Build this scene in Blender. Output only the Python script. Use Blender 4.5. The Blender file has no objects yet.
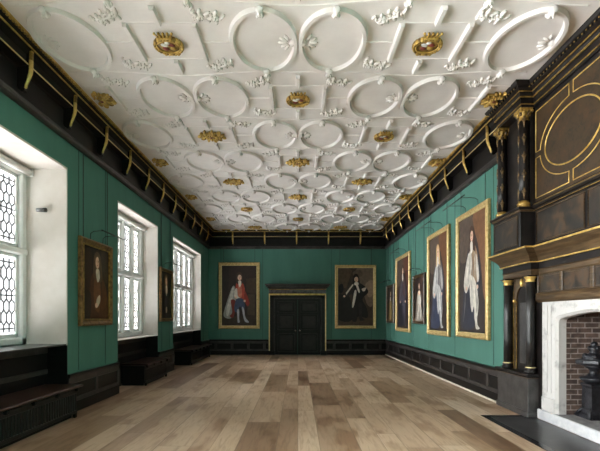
import bpy, math, random
from mathutils import Vector, Matrix
R = random.Random(7)
S = bpy.context.scene
COL = S.collection
PI = math.pi

# ------------------------------------------------------------------ constants (metres)
E = 1.52                    # camera height
XL, XR, YB, YF = -3.60, 3.55, 17.70, -6.0
CEIL = E + 3.47
WH = 0.62                   # wainscot height

# ------------------------------------------------------------------ materials
def nodes(name):
    m = bpy.data.materials.new(name); m.use_nodes = True
    nt = m.node_tree
    return m, nt, nt.nodes['Principled BSDF']
def N(nt, t, **kw):
    n = nt.nodes.new(t)
    for k, v in kw.items():
        if hasattr(n, k): setattr(n, k, v)
        else: n.inputs[k.replace('_', ' ')].default_value = v
    return n
def L(nt, a, b): nt.links.new(a, b)
def rgba(c): return (c[0], c[1], c[2], 1)
def s2l(r, g, b):
    f = lambda v: (v/255/12.92) if v/255 <= .04045 else ((v/255+.055)/1.055)**2.4
    return (f(r), f(g), f(b))
def ramp(nt, fac, stops):
    r = nt.nodes.new('ShaderNodeValToRGB')
    el = r.color_ramp.elements
    while len(el) < len(stops): el.new(.5)
    for e, (p, c) in zip(el, stops): e.position = p; e.color = rgba(c)
    L(nt, fac, r.inputs['Fac']); return r.outputs['Color']
def mottled(name, c1, c2, scale=6, rough=.5, metal=0, detail=5, stretch=(1,1,1), lo=.35, hi=.65, bump=0, bscale=None, spec=.5, rvar=0):
    m, nt, b = nodes(name)
    tc = N(nt, 'ShaderNodeTexCoord'); mp = N(nt, 'ShaderNodeMapping')
    mp.inputs['Scale'].default_value = stretch
    L(nt, tc.outputs['Object'], mp.inputs['Vector'])
    n = N(nt, 'ShaderNodeTexNoise', Scale=scale, Detail=detail)
    n.inputs['Roughness'].default_value = .6
    L(nt, mp.outputs['Vector'], n.inputs['Vector'])
    L(nt, ramp(nt, n.outputs['Fac'], [(lo, c1), (hi, c2)]), b.inputs['Base Color'])
    b.inputs['Roughness'].default_value = rough; b.inputs['Metallic'].default_value = metal
    b.inputs['Specular IOR Level'].default_value = spec
    if rvar:
        mr = N(nt, 'ShaderNodeMapRange'); mr.inputs['To Min'].default_value = rough-rvar; mr.inputs['To Max'].default_value = rough+rvar
        L(nt, n.outputs['Fac'], mr.inputs['Value']); L(nt, mr.outputs['Result'], b.inputs['Roughness'])
    if bump:
        n2 = N(nt, 'ShaderNodeTexNoise', Scale=bscale or scale*3, Detail=4)
        L(nt, mp.outputs['Vector'], n2.inputs['Vector'])
        bp = N(nt, 'ShaderNodeBump', Strength=bump, Distance=.01)
        L(nt, n2.outputs['Fac'], bp.inputs['Height']); L(nt, bp.outputs['Normal'], b.inputs['Normal'])
    return m
def sc(c, k): return tuple(min(1, v*k) for v in c)

M = {}
TEAL = (.068, .190, .152)
M['teal'] = mottled('teal_wall_cloth', sc(TEAL, .93), sc(TEAL, 1.07), 2.2, .75, bump=.15, bscale=120, spec=.3, stretch=(1, 1, .3))
M['seam'] = mottled('teal_seam_braid', sc(TEAL, .25), sc(TEAL, .35), 9, .8)
M['plaster'] = mottled('ceiling_plaster', (.69, .66, .65), (.77, .74, .73), 1.6, .85, bump=.12, bscale=9, spec=.2)
M['reveal'] = mottled('reveal_limewash', (.54, .495, .455), (.63, .59, .56), 1.8, .85, bump=.1, bscale=12, spec=.2)
M['ebony'] = mottled('black_painted_oak', (.0045, .004, .004), (.009, .008, .008), 7, .36, stretch=(1, 1, 4), bump=.08, bscale=30, rvar=.06, spec=.22)
M['ebony_soft'] = mottled('black_oak_lightened', (.024, .021, .020), (.060, .052, .050), 5, .38, bump=.1, bscale=30, rvar=.08, spec=.35)  # black oak made lighter; light caught by the rails is in the colour
M['mauve'] = mottled('dark_purple_marble', (.022, .015, .019), (.10, .075, .085), 9, .25)
M['column_black'] = mottled('black_marbled_column', (.006, .0055, .0055), (.022, .02, .02), 9, .3, detail=8, spec=.4)
M['slate'] = mottled('grey_black_marble', (.020, .019, .019), (.06, .056, .055), 6, .34, detail=9)
M['bench_top'] = mottled('bench_brown_oak', (.028, .014, .010), (.055, .03, .022), 6, .3, stretch=(8, .6, 1))
M['gold'] = mottled('gilding', (.42, .26, .055), (.78, .55, .18), 9, .34, metal=.55, rvar=.08)
M['frame_gold'] = mottled('pale_frame_gilding', (.46, .32, .12), (.72, .55, .26), 16, .42, metal=.35, rvar=.08)
M['carved_brown'] = mottled('browned_gilt_carving', (.035, .02, .008), (.17, .10, .035), 22, .42, metal=.3)
M['gold_dark'] = mottled('worn_gilding', (.16, .09, .02), (.50, .32, .08), 14, .4, metal=.5)
M['gold_pale'] = mottled('pale_gilding', (.62, .47, .20), (.82, .68, .36), 8, .38, metal=.4)
M['frame_dark'] = mottled('dark_walnut_frame', (.025, .014, .008), (.09, .05, .024), 14, .35)
M['frame_brown'] = mottled('bronzed_frame', (.10, .05, .018), (.26, .15, .05), 16, .38, metal=.35)
M['brown_wood'] = mottled('brown_gold_graining', (.030, .018, .009), (.10, .062, .030), 10, .38, stretch=(1, .25, 3), detail=7)
M['chim_black'] = mottled('chimney_black_paint', (.006, .005, .005), (.015, .012, .011), 7, .34, bump=.06, spec=.3)
M['arab'] = None
M['white_stone'] = mottled('white_limestone', (.26, .25, .245), (.50, .485, .47), 5, .75, detail=9, lo=.28, hi=.46, bump=.35, bscale=25)
M['kerb'] = mottled('white_kerb_stone', (.42, .42, .445), (.54, .535, .54), 8, .6, bump=.2, bscale=30)
M['hearth_grey'] = mottled('grey_hearth_stone', (.13, .125, .13), (.25, .24, .24), 8, .7)
M['slab'] = mottled('black_hearth_slate', (.011, .011, .012), (.085, .082, .084), 4, .36, detail=10, lo=.46, hi=.80, rvar=.1)
M['slab_edge'] = mottled('polished_black_border', (.006, .006, .007), (.010, .010, .011), 5, .2)
M['iron'] = mottled('black_cast_iron', (.008, .008, .010), (.03, .03, .036), 14, .42, metal=.4, bump=.4, bscale=40)
M['white_paint'] = mottled('white_window_paint', (.66, .66, .66), (.76, .76, .75), 5, .45)
M['lead'] = mottled('window_lead', (.02, .02, .022), (.05, .05, .055), 20, .6)
M['blind'] = mottled('white_blind_cloth', (.70, .69, .66), (.78, .77, .74), 20, .8)
M['steel'] = mottled('bright_knob_metal', (.55, .53, .50), (.75, .73, .70), 9, .25, metal=.9)
M['bronze_wire'] = mottled('dark_bronze_rod', (.012, .012, .012), (.03, .028, .025), 20, .5, metal=.2)
M['grey_plastic'] = mottled('grey_camera_body', (.16, .16, .17), (.24, .24, .25), 9, .3)
M['white_plastic'] = mottled('white_plastic', (.75, .75, .75), (.8, .8, .8), 9, .4)
M['black_plastic'] = mottled('black_plastic', (.01, .01, .01), (.02, .02, .02), 9, .3)
M['red_enamel'] = mottled('red_heraldic_paint', (.16, .03, .025), (.30, .07, .05), 20, .5)
M['silver_leaf'] = mottled('silvered_heraldry', (.55, .54, .52), (.8, .79, .76), 20, .45)
M['pale_strip'] = mottled('pale_floor_edge', (.60, .54, .44), (.72, .66, .56), 9, .6)

def mat_arab():
    m, nt, b = nodes('gilded_arabesque_panel')
    tc = N(nt, 'ShaderNodeTexCoord')
    n = N(nt, 'ShaderNodeTexNoise', Scale=7, Detail=6); L(nt, tc.outputs['Object'], n.inputs['Vector'])
    v = N(nt, 'ShaderNodeTexVoronoi', Scale=26); v.feature = 'SMOOTH_F1'
    n3 = N(nt, 'ShaderNodeTexNoise', Scale=12, Detail=3)
    L(nt, tc.outputs['Object'], n3.inputs['Vector'])
    mx = N(nt, 'ShaderNodeMix', data_type='RGBA'); mx.inputs[0].default_value = .12
    L(nt, tc.outputs['Object'], mx.inputs[6]); L(nt, n3.outputs['Color'], mx.inputs[7])
    L(nt, mx.outputs[2], v.inputs['Vector'])
    base = ramp(nt, n.outputs['Fac'], [(.36, (.007, .0055, .0045)), (.5, (.022, .013, .007)), (.62, (.058, .026, .009))])
    sp = ramp(nt, v.outputs['Distance'], [(.22, (0, 0, 0)), (.55, (1, 1, 1))])
    m2 = N(nt, 'ShaderNodeMix', data_type='RGBA')
    L(nt, sp, m2.inputs[0]); L(nt, base, m2.inputs[6]); m2.inputs[7].default_value = (.034, .020, .0085, 1)
    L(nt, m2.outputs[2], b.inputs['Base Color'])
    b.inputs['Roughness'].default_value = .42
    return m
M['arab'] = mat_arab()
def mat_painted_panel():
    m, nt, b = nodes('faded_painted_panel')
    tc = N(nt, 'ShaderNodeTexCoord')
    n = N(nt, 'ShaderNodeTexNoise', Scale=4.5, Detail=7); L(nt, tc.outputs['Object'], n.inputs['Vector'])
    n.inputs['Distortion'].default_value = .6
    L(nt, ramp(nt, n.outputs['Fac'], [(.3, (.008, .0075, .007)), (.48, (.022, .016, .011)), (.60, (.062, .034, .016)), (.74, (.032, .028, .023))]), b.inputs['Base Color'])
    b.inputs['Roughness'].default_value = .4
    return m
M['painted'] = mat_painted_panel()

def mat_floor():
    m, nt, b = nodes('wide_oak_boards')
    tc = N(nt, 'ShaderNodeTexCoord')
    sep = N(nt, 'ShaderNodeSeparateXYZ'); L(nt, tc.outputs['Object'], sep.inputs[0])
    def math_(op, a, bb=None):
        n = N(nt, 'ShaderNodeMath', operation=op)
        for i, v in enumerate((a, bb)):
            if v is None: continue
            if isinstance(v, (int, float)): n.inputs[i].default_value = v
            else: L(nt, v, n.inputs[i])
        return n.outputs[0]
    W, LEN = .33, 2.6
    # slightly varying board widths
    xs = math_('DIVIDE', sep.outputs['X'], W)
    wob = math_('MULTIPLY', math_('SINE', math_('MULTIPLY', xs, 1.9)), .22)
    xs = math_('ADD', xs, wob)
    xi = math_('FLOOR', xs); xf = math_('FRACT', xs)
    w1 = N(nt, 'ShaderNodeTexWhiteNoise', noise_dimensions='1D'); L(nt, xi, w1.inputs['W'])
    ys = math_('ADD', math_('DIVIDE', sep.outputs['Y'], LEN), math_('MULTIPLY', w1.outputs['Value'], 7.3))
    yi = math_('FLOOR', ys); yf = math_('FRACT', ys)
    cmb = N(nt, 'ShaderNodeCombineXYZ'); L(nt, xi, cmb.inputs[0]); L(nt, yi, cmb.inputs[1])
    w2 = N(nt, 'ShaderNodeTexWhiteNoise', noise_dimensions='3D'); L(nt, cmb.outputs[0], w2.inputs['Vector'])
    # grain: stretched noise offset per board
    off = N(nt, 'ShaderNodeVectorMath', operation='MULTIPLY_ADD')
    L(nt, w2.outputs['Color'], off.inputs[0]); off.inputs[1].default_value = (9, 9, 9); L(nt, tc.outputs['Object'], off.inputs[2])
    mp = N(nt, 'ShaderNodeMapping'); mp.inputs['Scale'].default_value = (9, .9, 1); L(nt, off.outputs[0], mp.inputs['Vector'])
    g = N(nt, 'ShaderNodeTexNoise', Scale=2.2, Detail=7); g.inputs['Distortion'].default_value = .9
    L(nt, mp.outputs[0], g.inputs['Vector'])
    mp2 = N(nt, 'ShaderNodeMapping'); mp2.inputs['Scale'].default_value = (2.2, .7, 1); L(nt, off.outputs[0], mp2.inputs['Vector'])
    g2 = N(nt, 'ShaderNodeTexNoise', Scale=1.4, Detail=3); L(nt, mp2.outputs[0], g2.inputs['Vector'])
    tone = ramp(nt, w2.outputs['Value'], [(0, (.19, .112, .068)), (.12, (.30, .195, .122)), (.35, (.42, .295, .20)), (.7, (.49, .36, .25)), (1, (.58, .45, .335))])
    grain = ramp(nt, g.outputs['Fac'], [(.30, (.66, .60, .55)), (.52, (1, 1, 1)), (.75, (1.0, .98, .94))])
    patch = ramp(nt, g2.outputs['Fac'], [(.36, (.56, .44, .34)), (.44, (.9, .87, .83)), (.55, (1, 1, 1))])
    a = N(nt, 'ShaderNodeMix', data_type='RGBA', blend_type='MULTIPLY'); a.inputs[0].default_value = .75
    L(nt, tone, a.inputs[6]); L(nt, grain, a.inputs[7])
    c = N(nt, 'ShaderNodeMix', data_type='RGBA', blend_type='MULTIPLY'); c.inputs[0].default_value = .7
    L(nt, a.outputs[2], c.inputs[6]); L(nt, patch, c.inputs[7])
    # joints
    ex = math_('MINIMUM', xf, math_('SUBTRACT', 1.0, xf)); ey = math_('MINIMUM', yf, math_('SUBTRACT', 1.0, yf))
    jx = math_('LESS_THAN', ex, .012); jy = math_('LESS_THAN', ey, .0016)
    j = math_('MAXIMUM', jx, jy)
    d = N(nt, 'ShaderNodeMix', data_type='RGBA'); L(nt, math_('MULTIPLY', j, .7), d.inputs[0]); L(nt, c.outputs[2], d.inputs[6])
    d.inputs[7].default_value = (.16, .11, .07, 1)
    L(nt, d.outputs[2], b.inputs['Base Color'])
    b.inputs['Roughness'].default_value = .42; b.inputs['Specular IOR Level'].default_value = .35
    bp = N(nt, 'ShaderNodeBump', Strength=.12, Distance=.004); L(nt, g.outputs['Fac'], bp.inputs['Height']); L(nt, bp.outputs[0], b.inputs['Normal'])
    return m
M['floor'] = mat_floor()

def mat_brick():
    m, nt, b = nodes('old_narrow_brick')
    tc = N(nt, 'ShaderNodeTexCoord')
    geo = N(nt, 'ShaderNodeNewGeometry')
    sep = N(nt, 'ShaderNodeSeparateXYZ'); L(nt, geo.outputs['Position'], sep.inputs[0])
    add = N(nt, 'ShaderNodeMath', operation='ADD'); L(nt, sep.outputs['X'], add.inputs[0]); L(nt, sep.outputs['Y'], add.inputs[1])
    cmb = N(nt, 'ShaderNodeCombineXYZ'); L(nt, add.outputs[0], cmb.inputs[0]); L(nt, sep.outputs['Z'], cmb.inputs[1])
    br = N(nt, 'ShaderNodeTexBrick'); L(nt, cmb.outputs[0], br.inputs['Vector'])
    br.inputs['Scale'].default_value = 1; br.inputs['Brick Width'].default_value = .20; br.inputs['Row Height'].default_value = .072
    br.inputs['Mortar Size'].default_value = .009; br.inputs['Mortar Smooth'].default_value = .3
    br.inputs['Color1'].default_value = (.055, .036, .030, 1); br.inputs['Color2'].default_value = (.13, .085, .065, 1)
    br.inputs['Mortar'].default_value = (.26, .22, .20, 1)
    n = N(nt, 'ShaderNodeTexNoise', Scale=14, Detail=6); L(nt, geo.outputs['Position'], n.inputs['Vector'])
    mx = N(nt, 'ShaderNodeMix', data_type='RGBA', blend_type='MULTIPLY'); mx.inputs[0].default_value = .8
    L(nt, br.outputs['Color'], mx.inputs[6]); L(nt, ramp(nt, n.outputs['Fac'], [(.3, (.5, .48, .48)), (.65, (1.25, 1.2, 1.18))]), mx.inputs[7])
    L(nt, mx.outputs[2], b.inputs['Base Color']); b.inputs['Roughness'].default_value = .9
    bp = N(nt, 'ShaderNodeBump', Strength=.6, Distance=.008); bp.invert = True
    L(nt, br.outputs['Fac'], bp.inputs['Height']); L(nt, bp.outputs[0], b.inputs['Normal'])
    return m
M['brick'] = mat_brick()
def mat_glass():
    m = bpy.data.materials.new('old_window_glass'); m.use_nodes = True
    nt = m.node_tree; nt.nodes.clear()
    o = N(nt, 'ShaderNodeOutputMaterial'); t = N(nt, 'ShaderNodeBsdfTransparent'); t.inputs[0].default_value = (.93, .95, .95, 1)
    g = N(nt, 'ShaderNodeBsdfGlossy'); g.inputs['Roughness'].default_value = .05
    mx = N(nt, 'ShaderNodeMixShader'); mx.inputs[0].default_value = .06
    L(nt, t.outputs[0], mx.inputs[1]); L(nt, g.outputs[0], mx.inputs[2]); L(nt, mx.outputs[0], o.inputs[0])
    return m
M['glass'] = mat_glass()
_paint = {}
def paint(r, g, b, var=.2):
    k = (r, g, b)
    if k not in _paint:
        c = s2l(r, g, b)
        _paint[k] = mottled('oil_paint_%d_%d_%d' % k, sc(c, 1-var), sc(c, 1+var), 9, .45, detail=6, spec=.3)
    return _paint[k]

# ------------------------------------------------------------------ mesh builder
class MB:
    def __init__(s): s.v = []; s.f = []; s.m = []; s.mats = []; s.sm = []
    def mi(s, mat):
        if mat not in s.mats: s.mats.append(mat)
        return s.mats.index(mat)
    def add(s, vs, fs, mat, smooth=False):
        o = len(s.v); k = s.mi(mat)
        s.v += [tuple(v) for v in vs]
        for f in fs: s.f.append([i+o for i in f]); s.m.append(k); s.sm.append(smooth)
    def box(s, a, b, mat, bev=0):
        (x0, y0, z0), (x1, y1, z1) = [min(p) for p in zip(a, b)], [max(p) for p in zip(a, b)]
        if bev <= 0:
            vs = [(x, y, z) for x in (x0, x1) for y in (y0, y1) for z in (z0, z1)]
            s.add(vs, [(0,1,3,2),(4,6,7,5),(0,4,5,1),(2,3,7,6),(0,2,6,4),(1,5,7,3)], mat); return
        c = min(bev, (x1-x0)/2.01, (y1-y0)/2.01, (z1-z0)/2.01)
        # chamfered box: 24 verts
        vs = []; idx = {}
        def g(x, y, z, ax):
            key = (x, y, z, ax)
            if key not in idx:
                p = [x0 if x < 0 else x1, y0 if y < 0 else y1, z0 if z < 0 else z1]
                for i, sg in enumerate((x, y, z)):
                    if i != ax: p[i] -= sg*c
                idx[key] = len(vs); vs.append(tuple(p))
            return idx[key]
        fs = []
        q = [(-1,-1),(1,-1),(1,1),(-1,1)]
        for ax in range(3):
            for sg in (-1, 1):
                f = []
                for u, w in q:
                    t = [0,0,0]; t[ax] = sg; t[(ax+1) % 3] = u; t[(ax+2) % 3] = w; f.append(g(*t, ax))
                fs.append(f if sg > 0 else f[::-1])
        for ax in range(3):
            a1, a2 = (ax+1) % 3, (ax+2) % 3
            for u, w in q:
                f = []
                for e, fx in ((-1, a1), (1, a1), (1, a2), (-1, a2)):
                    t = [0,0,0]; t[ax] = e; t[a1] = u; t[a2] = w; f.append(g(*t, fx))
                fs.append(f)
        for x in (-1,1):
            for y in (-1,1):
                for z in (-1,1): fs.append([g(x,y,z,0), g(x,y,z,1), g(x,y,z,2)])
        s.add(vs, fs, mat)
    def tube(s, pts, r, mat, n=8, closed=False, cap=True):
        pts = [Vector(p) for p in pts]; k = len(pts); rr = r if isinstance(r, (list, tuple)) else [r]*k
        vs = []; up = None
        for i, p in enumerate(pts):
            a = pts[(i-1) % k] if (closed or i) else p; c = pts[(i+1) % k] if (closed or i < k-1) else p
            t = (c-a).normalized()
            if up is None: up = Vector((0,0,1)) if abs(t.z) < .9 else Vector((1,0,0))
            u = (up - t*up.dot(t))
            if u.length < 1e-5: u = t.orthogonal()
            u.normalize(); w = t.cross(u); up = u
            for j in range(n):
                an = 2*PI*(j+.5)/n
                vs.append(p + u*rr[i]*math.cos(an) + w*rr[i]*math.sin(an))
        fs = []
        for i in range(k if closed else k-1):
            i2 = (i+1) % k
            for j in range(n): fs.append((i*n+j, i*n+(j+1) % n, i2*n+(j+1) % n, i2*n+j))
        if not closed and cap: fs += [list(range(n))[::-1], [(k-1)*n+j for j in range(n)]]
        s.add(vs, fs, mat, n > 5)
    def lathe(s, c, prof, mat, n=20, axis='Z', sq=False, smooth=True):
        vs = []; fs = []
        for (r, h) in prof:
            for j in range(n):
                an = 2*PI*(j+.5)/n; rr = r/math.cos(PI/n) if sq else r
                a, b = rr*math.cos(an), rr*math.sin(an)
                p = {'Z': (a, b, h), 'Y': (a, h, b), 'X': (h, a, b)}[axis]
                vs.append((c[0]+p[0], c[1]+p[1], c[2]+p[2]))
        k = len(prof)
        for i in range(k-1):
            for j in range(n): fs.append((i*n+j, i*n+(j+1) % n, (i+1)*n+(j+1) % n, (i+1)*n+j))
        fs += [list(range(n))[::-1], [(k-1)*n+j for j in range(n)]]
        s.add(vs, fs, mat, smooth)
    def ell(s, c, r, mat, nu=8, nv=5, rot=0):
        vs = []; fs = []; co, si = math.cos(rot), math.sin(rot)
        for i in range(1, nv):
            th = PI*i/nv
            for j in range(nu):
                ph = 2*PI*j/nu
                x, y, z = r[0]*math.sin(th)*math.cos(ph), r[1]*math.sin(th)*math.sin(ph), r[2]*math.cos(th)
                vs.append((c[0]+x*co-y*si, c[1]+x*si+y*co, c[2]+z))
        vs += [(c[0], c[1], c[2]+r[2]), (c[0], c[1], c[2]-r[2])]
        for i in range(nv-2):
            for j in range(nu): fs.append((i*nu+j, (i+1)*nu+j, (i+1)*nu+(j+1) % nu, i*nu+(j+1) % nu))
        t = len(vs)-2; b = t+1; o = (nv-2)*nu
        for j in range(nu): fs += [(t, j, (j+1) % nu), (b, o+(j+1) % nu, o+j)]
        s.add(vs, fs, mat, True)
    def prism(s, poly, fn, d0, d1, mat, smooth=False):
        """poly: 2D points; fn(u, v, d) -> xyz"""
        n = len(poly)
        vs = [fn(u, v, d0) for u, v in poly] + [fn(u, v, d1) for u, v in poly]
        fs = [list(range(n))[::-1], list(range(n, 2*n))] + [(i, (i+1) % n, n+(i+1) % n, n+i) for i in range(n)]
        s.add(vs, fs, mat, smooth)
    def flat(s, poly, fn, d, mat): s.add([fn(u, v, d) for u, v in poly], [list(range(len(poly)))], mat)
    def sweep(s, path, prof, mat, closed=False, closedprof=True, smooth=False):
        """plan path [(x,y)], prof [(out, z)]; out is to the right of travel, corners mitred"""
        k = len(path); P = [Vector((p[0], p[1])) for p in path]; vs = []
        for i in range(k):
            dirs = []
            if closed or i > 0: dirs.append((P[i]-P[(i-1) % k]).normalized())
            if closed or i < k-1: dirs.append((P[(i+1) % k]-P[i]).normalized())
            ns = [Vector((d.y, -d.x)) for d in dirs]
            if len(ns) == 2:
                m = ns[0]+ns[1]; m = m/max(.05, (1+ns[0].dot(ns[1])))
            else: m = ns[0]
            for o, z in prof: vs.append((P[i].x+m.x*o, P[i].y+m.y*o, z))
        n = len(prof); fs = []
        for i in range(k if closed else k-1):
            a = i*n; b = ((i+1) % k)*n
            for j in range(n if closedprof else n-1):
                j2 = (j+1) % n; fs.append((a+j, a+j2, b+j2, b+j))
        if not closed and closedprof: fs += [list(range(n))[::-1], [(k-1)*n+j for j in range(n)]]
        s.add(vs, fs, mat, smooth)
    def build(s, name, parent=None, origin=None):
        me = bpy.data.meshes.new(name)
        base = Vector(origin) if origin is not None else (parent_world(parent) if parent else Vector((0, 0, 0)))
        me.from_pydata([Vector(v)-base for v in s.v], [], s.f)
        for m in s.mats: me.materials.append(m)
        for p, k, sm in zip(me.polygons, s.m, s.sm): p.material_index = k; p.use_smooth = sm
        import bmesh
        bm = bmesh.new(); bm.from_mesh(me); bmesh.ops.recalc_face_normals(bm, faces=bm.faces); bm.to_mesh(me); bm.free()
        me.update()
        o = bpy.data.objects.new(name, me); COL.objects.link(o)
        if parent: o.parent = parent; o.location = base - parent_world(parent)
        else: o.location = base
        return o
def parent_world(p):
    v = Vector((0, 0, 0))
    while p is not None: v += Vector(p.location); p = p.parent
    return v
def thing(name, label, cat, loc, group=None):
    o = bpy.data.objects.new(name, None); COL.objects.link(o); o.location = loc; o.empty_display_size = .1
    o['label'] = label; o['category'] = cat
    if group: o['group'] = group
    return o
def tag(o, label, cat, group=None):
    o['label'] = label; o['category'] = cat
    if group: o['group'] = group
    return o
def struct(o): o['kind'] = 'structure'; return o
def smooth_poly(pts, n=4, closed=True):
    out = []; k = len(pts)
    for i in range(k):
        p0, p1, p2, p3 = [pts[(i+j-1) % k] for j in range(4)]
        for t in range(n):
            t /= n
            out.append(tuple(.5*((2*p1[a]) + (-p0[a]+p2[a])*t + (2*p0[a]-5*p1[a]+4*p2[a]-p3[a])*t*t + (-p0[a]+3*p1[a]-3*p2[a]+p3[a])*t**3) for a in range(2)))
    return out

# ------------------------------------------------------------------ room shell
YC = 5.41                                   # chimneypiece centre line
fl = MB(); fl.box((XL-1.0, YF-.3, -.12), (XR+.02, YB+.3, 0), M['floor']); fl.box((XR+.02, 7.0, -.12), (XR+.3, YB+.3, 0), M['floor']); fl.box((XR+.02, YF-.3, -.12), (XR+1.6, 7.0, 0), M['floor'])
struct(fl.build('floor'))
ce = MB(); ce.box((XL-1.0, YF-.3, CEIL), (XR+1.6, YB+.3, CEIL+.25), M['plaster']); ceiling = struct(ce.build('ceiling'))

HEAD, SILL = E+2.33, 1.04
# (y0, y1, depth, lights, sill); last two unseen, added to admit more light
WIN = [(4.37, 6.87, .66, 4, 1.08), (8.78, 11.30, .42, 4, 1.04), (12.67, 16.30, .34, 5, 1.04), (.4, 3.0, .5, 4, 1.06), (-3.4, -.8, .5, 4, 1.06)]
wl = MB()
ys = sorted(WIN, key=lambda w: w[0])
T = .80
NICHE = .33
prev = YF-.3
for w in ys:
    wl.box((XL-T, prev, 0), (XL, w[0], CEIL), M['teal']); prev = w[1]
    wl.box((XL-T, w[0], 0), (XL-NICHE, w[1], w[4]), M['ebony'])
    wl.box((XL-T, w[0], HEAD), (XL, w[1], CEIL), M['teal'])
wl.box((XL-T, prev, 0), (XL, YB+.3, CEIL), M['teal'])
wall_left = struct(wl.build('wall_left'))
wb = MB(); wb.box((XL, YB, 0), (XR+.4, YB+.3, CEIL), M['teal']); wall_back = struct(wb.build('wall_back'))
wr = MB()
wr.box((XR, 7.60, 0), (XR+.4, YB, CEIL), M['teal']); wr.box((XR, YF, 0), (XR+.4, 2*YC-7.60, CEIL), M['teal'])
wr.box((XR+.30, 2*YC-7.60, 1.80), (XR+.5, 7.60, CEIL), M['teal'])  # hidden backing wall behind the chimneypiece, added to keep light out
wall_right = struct(wr.build('wall_right'))
# wall behind the camera
wf = MB(); wf.box((XL, YF-.3, 0), (XR+1.0, YF, CEIL), M['teal'])
struct(wf.build('wall_front'))

# wall cloth seams (narrow braid lines)
def seam_left(y): m = MB(); m.box((XL, y-.008, WH+.03), (XL+.004, y+.008, 4.26), M['seam']); m.build('cloth_seam', wall_left)
def seam_right(y): m = MB(); m.box((XR-.004, y-.008, WH+.03), (XR, y+.008, 4.26), M['seam']); m.build('cloth_seam', wall_right)
def seam_back(x): m = MB(); m.box((x-.006, YB-.004, WH+.03), (x+.006, YB, 4.26), M['seam']); m.build('cloth_seam', wall_back)
for y in (7.22, 8.22, 11.62, 12.30, 16.75): seam_left(y)
for y in (7.98, 9.95, 11.95, 13.5, 15.9, 16.9): seam_right(y)
for x in (-3.1, -1.42, 1.34, 2.95): seam_back(x)

# ------------------------------------------------------------------ windows
def window(idx, y0, y1, depth, nl, sill, full=True):
    root = bpy.data.objects.new('window_%d' % idx, None); COL.objects.link(root); root.location = (XL, (y0+y1)/2, sill); struct(root)
    X = XL-depth
    m = MB(); t = .03
    for y in (y0, y1):
        s_ = 1 if y == y0 else -1
        m.box((XL-T, y, sill), (XL+.002, y+s_*t, HEAD), M['reveal'])
    m.box((XL-T, y0, HEAD-t), (XL+.002, y1, HEAD), M['reveal'])
    m.build('reveal', root)
    m = MB(); m.box((X-.1, y0+t, sill), (XL-.002, y1-t, sill+.018), M['reveal'] if idx > 1 else M['slate']); m.build('window_sill', root)
    y0 += t; y1 -= t; top = HEAD-t; bot = sill+.018
    f = MB(); fw, mw = .13, .10; tz = 2.52
    a, b = X-.07, X+.05
    f.box((a, y0, bot), (b, y0+fw, top), M['white_paint'], .02); f.box((a, y1-fw, bot), (b, y1, top), M['white_paint'], .02)
    f.box((a, y0, top-fw), (b, y1, top), M['white_paint'], .02); f.box((a, y0, bot), (b, y1, bot+.11), M['white_paint'], .02)
    f.box((a, y0, tz-.05), (b+.02, y1, tz+.05), M['white_paint'], .02)
    iw = (y1-y0-2*fw-(nl-1)*mw)/nl
    for i in range(1, nl):
        yy = y0+fw+i*iw+(i-1)*mw; f.box((a, yy, bot), (b, yy+mw, top), M['white_paint'], .025)
    f.build('window_frame', root)
    for i in range(nl):
        ya = y0+fw+i*(iw+mw); yb = ya+iw
        for za, zb in ((bot+.11, tz-.05), (tz+.05, top-fw)):
            c = MB(); cw = .055; ca, cb = X-.055, X-.005
            c.box((ca, ya, za), (cb, ya+cw, zb), M['white_paint'], .01); c.box((ca, yb-cw, za), (cb, yb, zb), M['white_paint'], .01)
            c.box((ca, ya, za), (cb, yb, za+cw), M['white_paint'], .01); c.box((ca, ya, zb-cw), (cb, yb, zb), M['white_paint'], .01)
            cas = c.build('casement', root)
            g = MB(); gx = X-.032
            g.box((gx-.002, ya+cw, za+cw), (gx+.002, yb-cw, zb-cw), M['glass']); g.build('pane', cas)
            if not full: continue
            l = MB(); A, B, C_, D = ya+cw, yb-cw, za+cw, zb-cw
            nc = max(3, round((B-A)/.105)); w = (B-A)/nc; nr = max(4, round((D-C_)/.155)); h = (D-C_)/nr
            def bar(p, q):
                (u1, v1), (u2, v2) = p, q
                du, dv = u2-u1, v2-v1; ln = math.hypot(du, dv)
                if ln < 1e-4: return
                nx, nz = -dv/ln*.0095, du/ln*.0095
                l.prism([(u1+nx, v1+nz), (u2+nx, v2+nz), (u2-nx, v2-nz), (u1-nx, v1-nz)], lambda u, v, d: (gx+d, u, v), -.006, .006, M['lead'])
            for r in range(nr):
                o = (r % 2)*.5; z0 = C_+r*h
                for k in range(nc+1):
                    u = A+(k+o)*w
                    if u > B+1e-4: continue
                    bar((u, z0+.18*h), (u, z0+.82*h))
                    for sg in (-1, 1):
                        u2 = u+sg*w/2
                        if A-1e-4 <= u2 <= B+1e-4 and r < nr-1:
                            bar((u, z0+.82*h), (u2, z0+1.18*h))
            for r in range(0, nr, 3): bar((A, C_+(r+.5)*h), (B, C_+(r+.5)*h))
            l.build('leading', cas)
    return root
for i, w in enumerate(WIN): window(i+1, *w, full=i < 3)
# roller blinds
for (y0, y1, d, nl, sl), lab in zip(WIN[:3], ('white roller blind rolled up in the nearest window recess with the grey camera', 'white roller blind above the window between the two window-wall portraits', 'white roller blind over the window nearest the far corner')):
    X = XL-d+.10; z = HEAD-.095
    r = thing('roller_blind', lab, 'blind', (X, (y0+y1)/2, z), 'roller blinds in the window heads')
    m = MB(); m.lathe((X, 0, z), [(.052, y0+.06), (.052, y1-.06)], M['blind'], 16, 'Y'); m.build('blind_roll', r)
    m = MB()
    for y in (y0+.034, y1-.058): m = MB(); m.box((X-.055, y, z-.06), (X+.055, y+.022, z+.062), M['white_paint'], .006); m.build('end_bracket', r)

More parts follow.
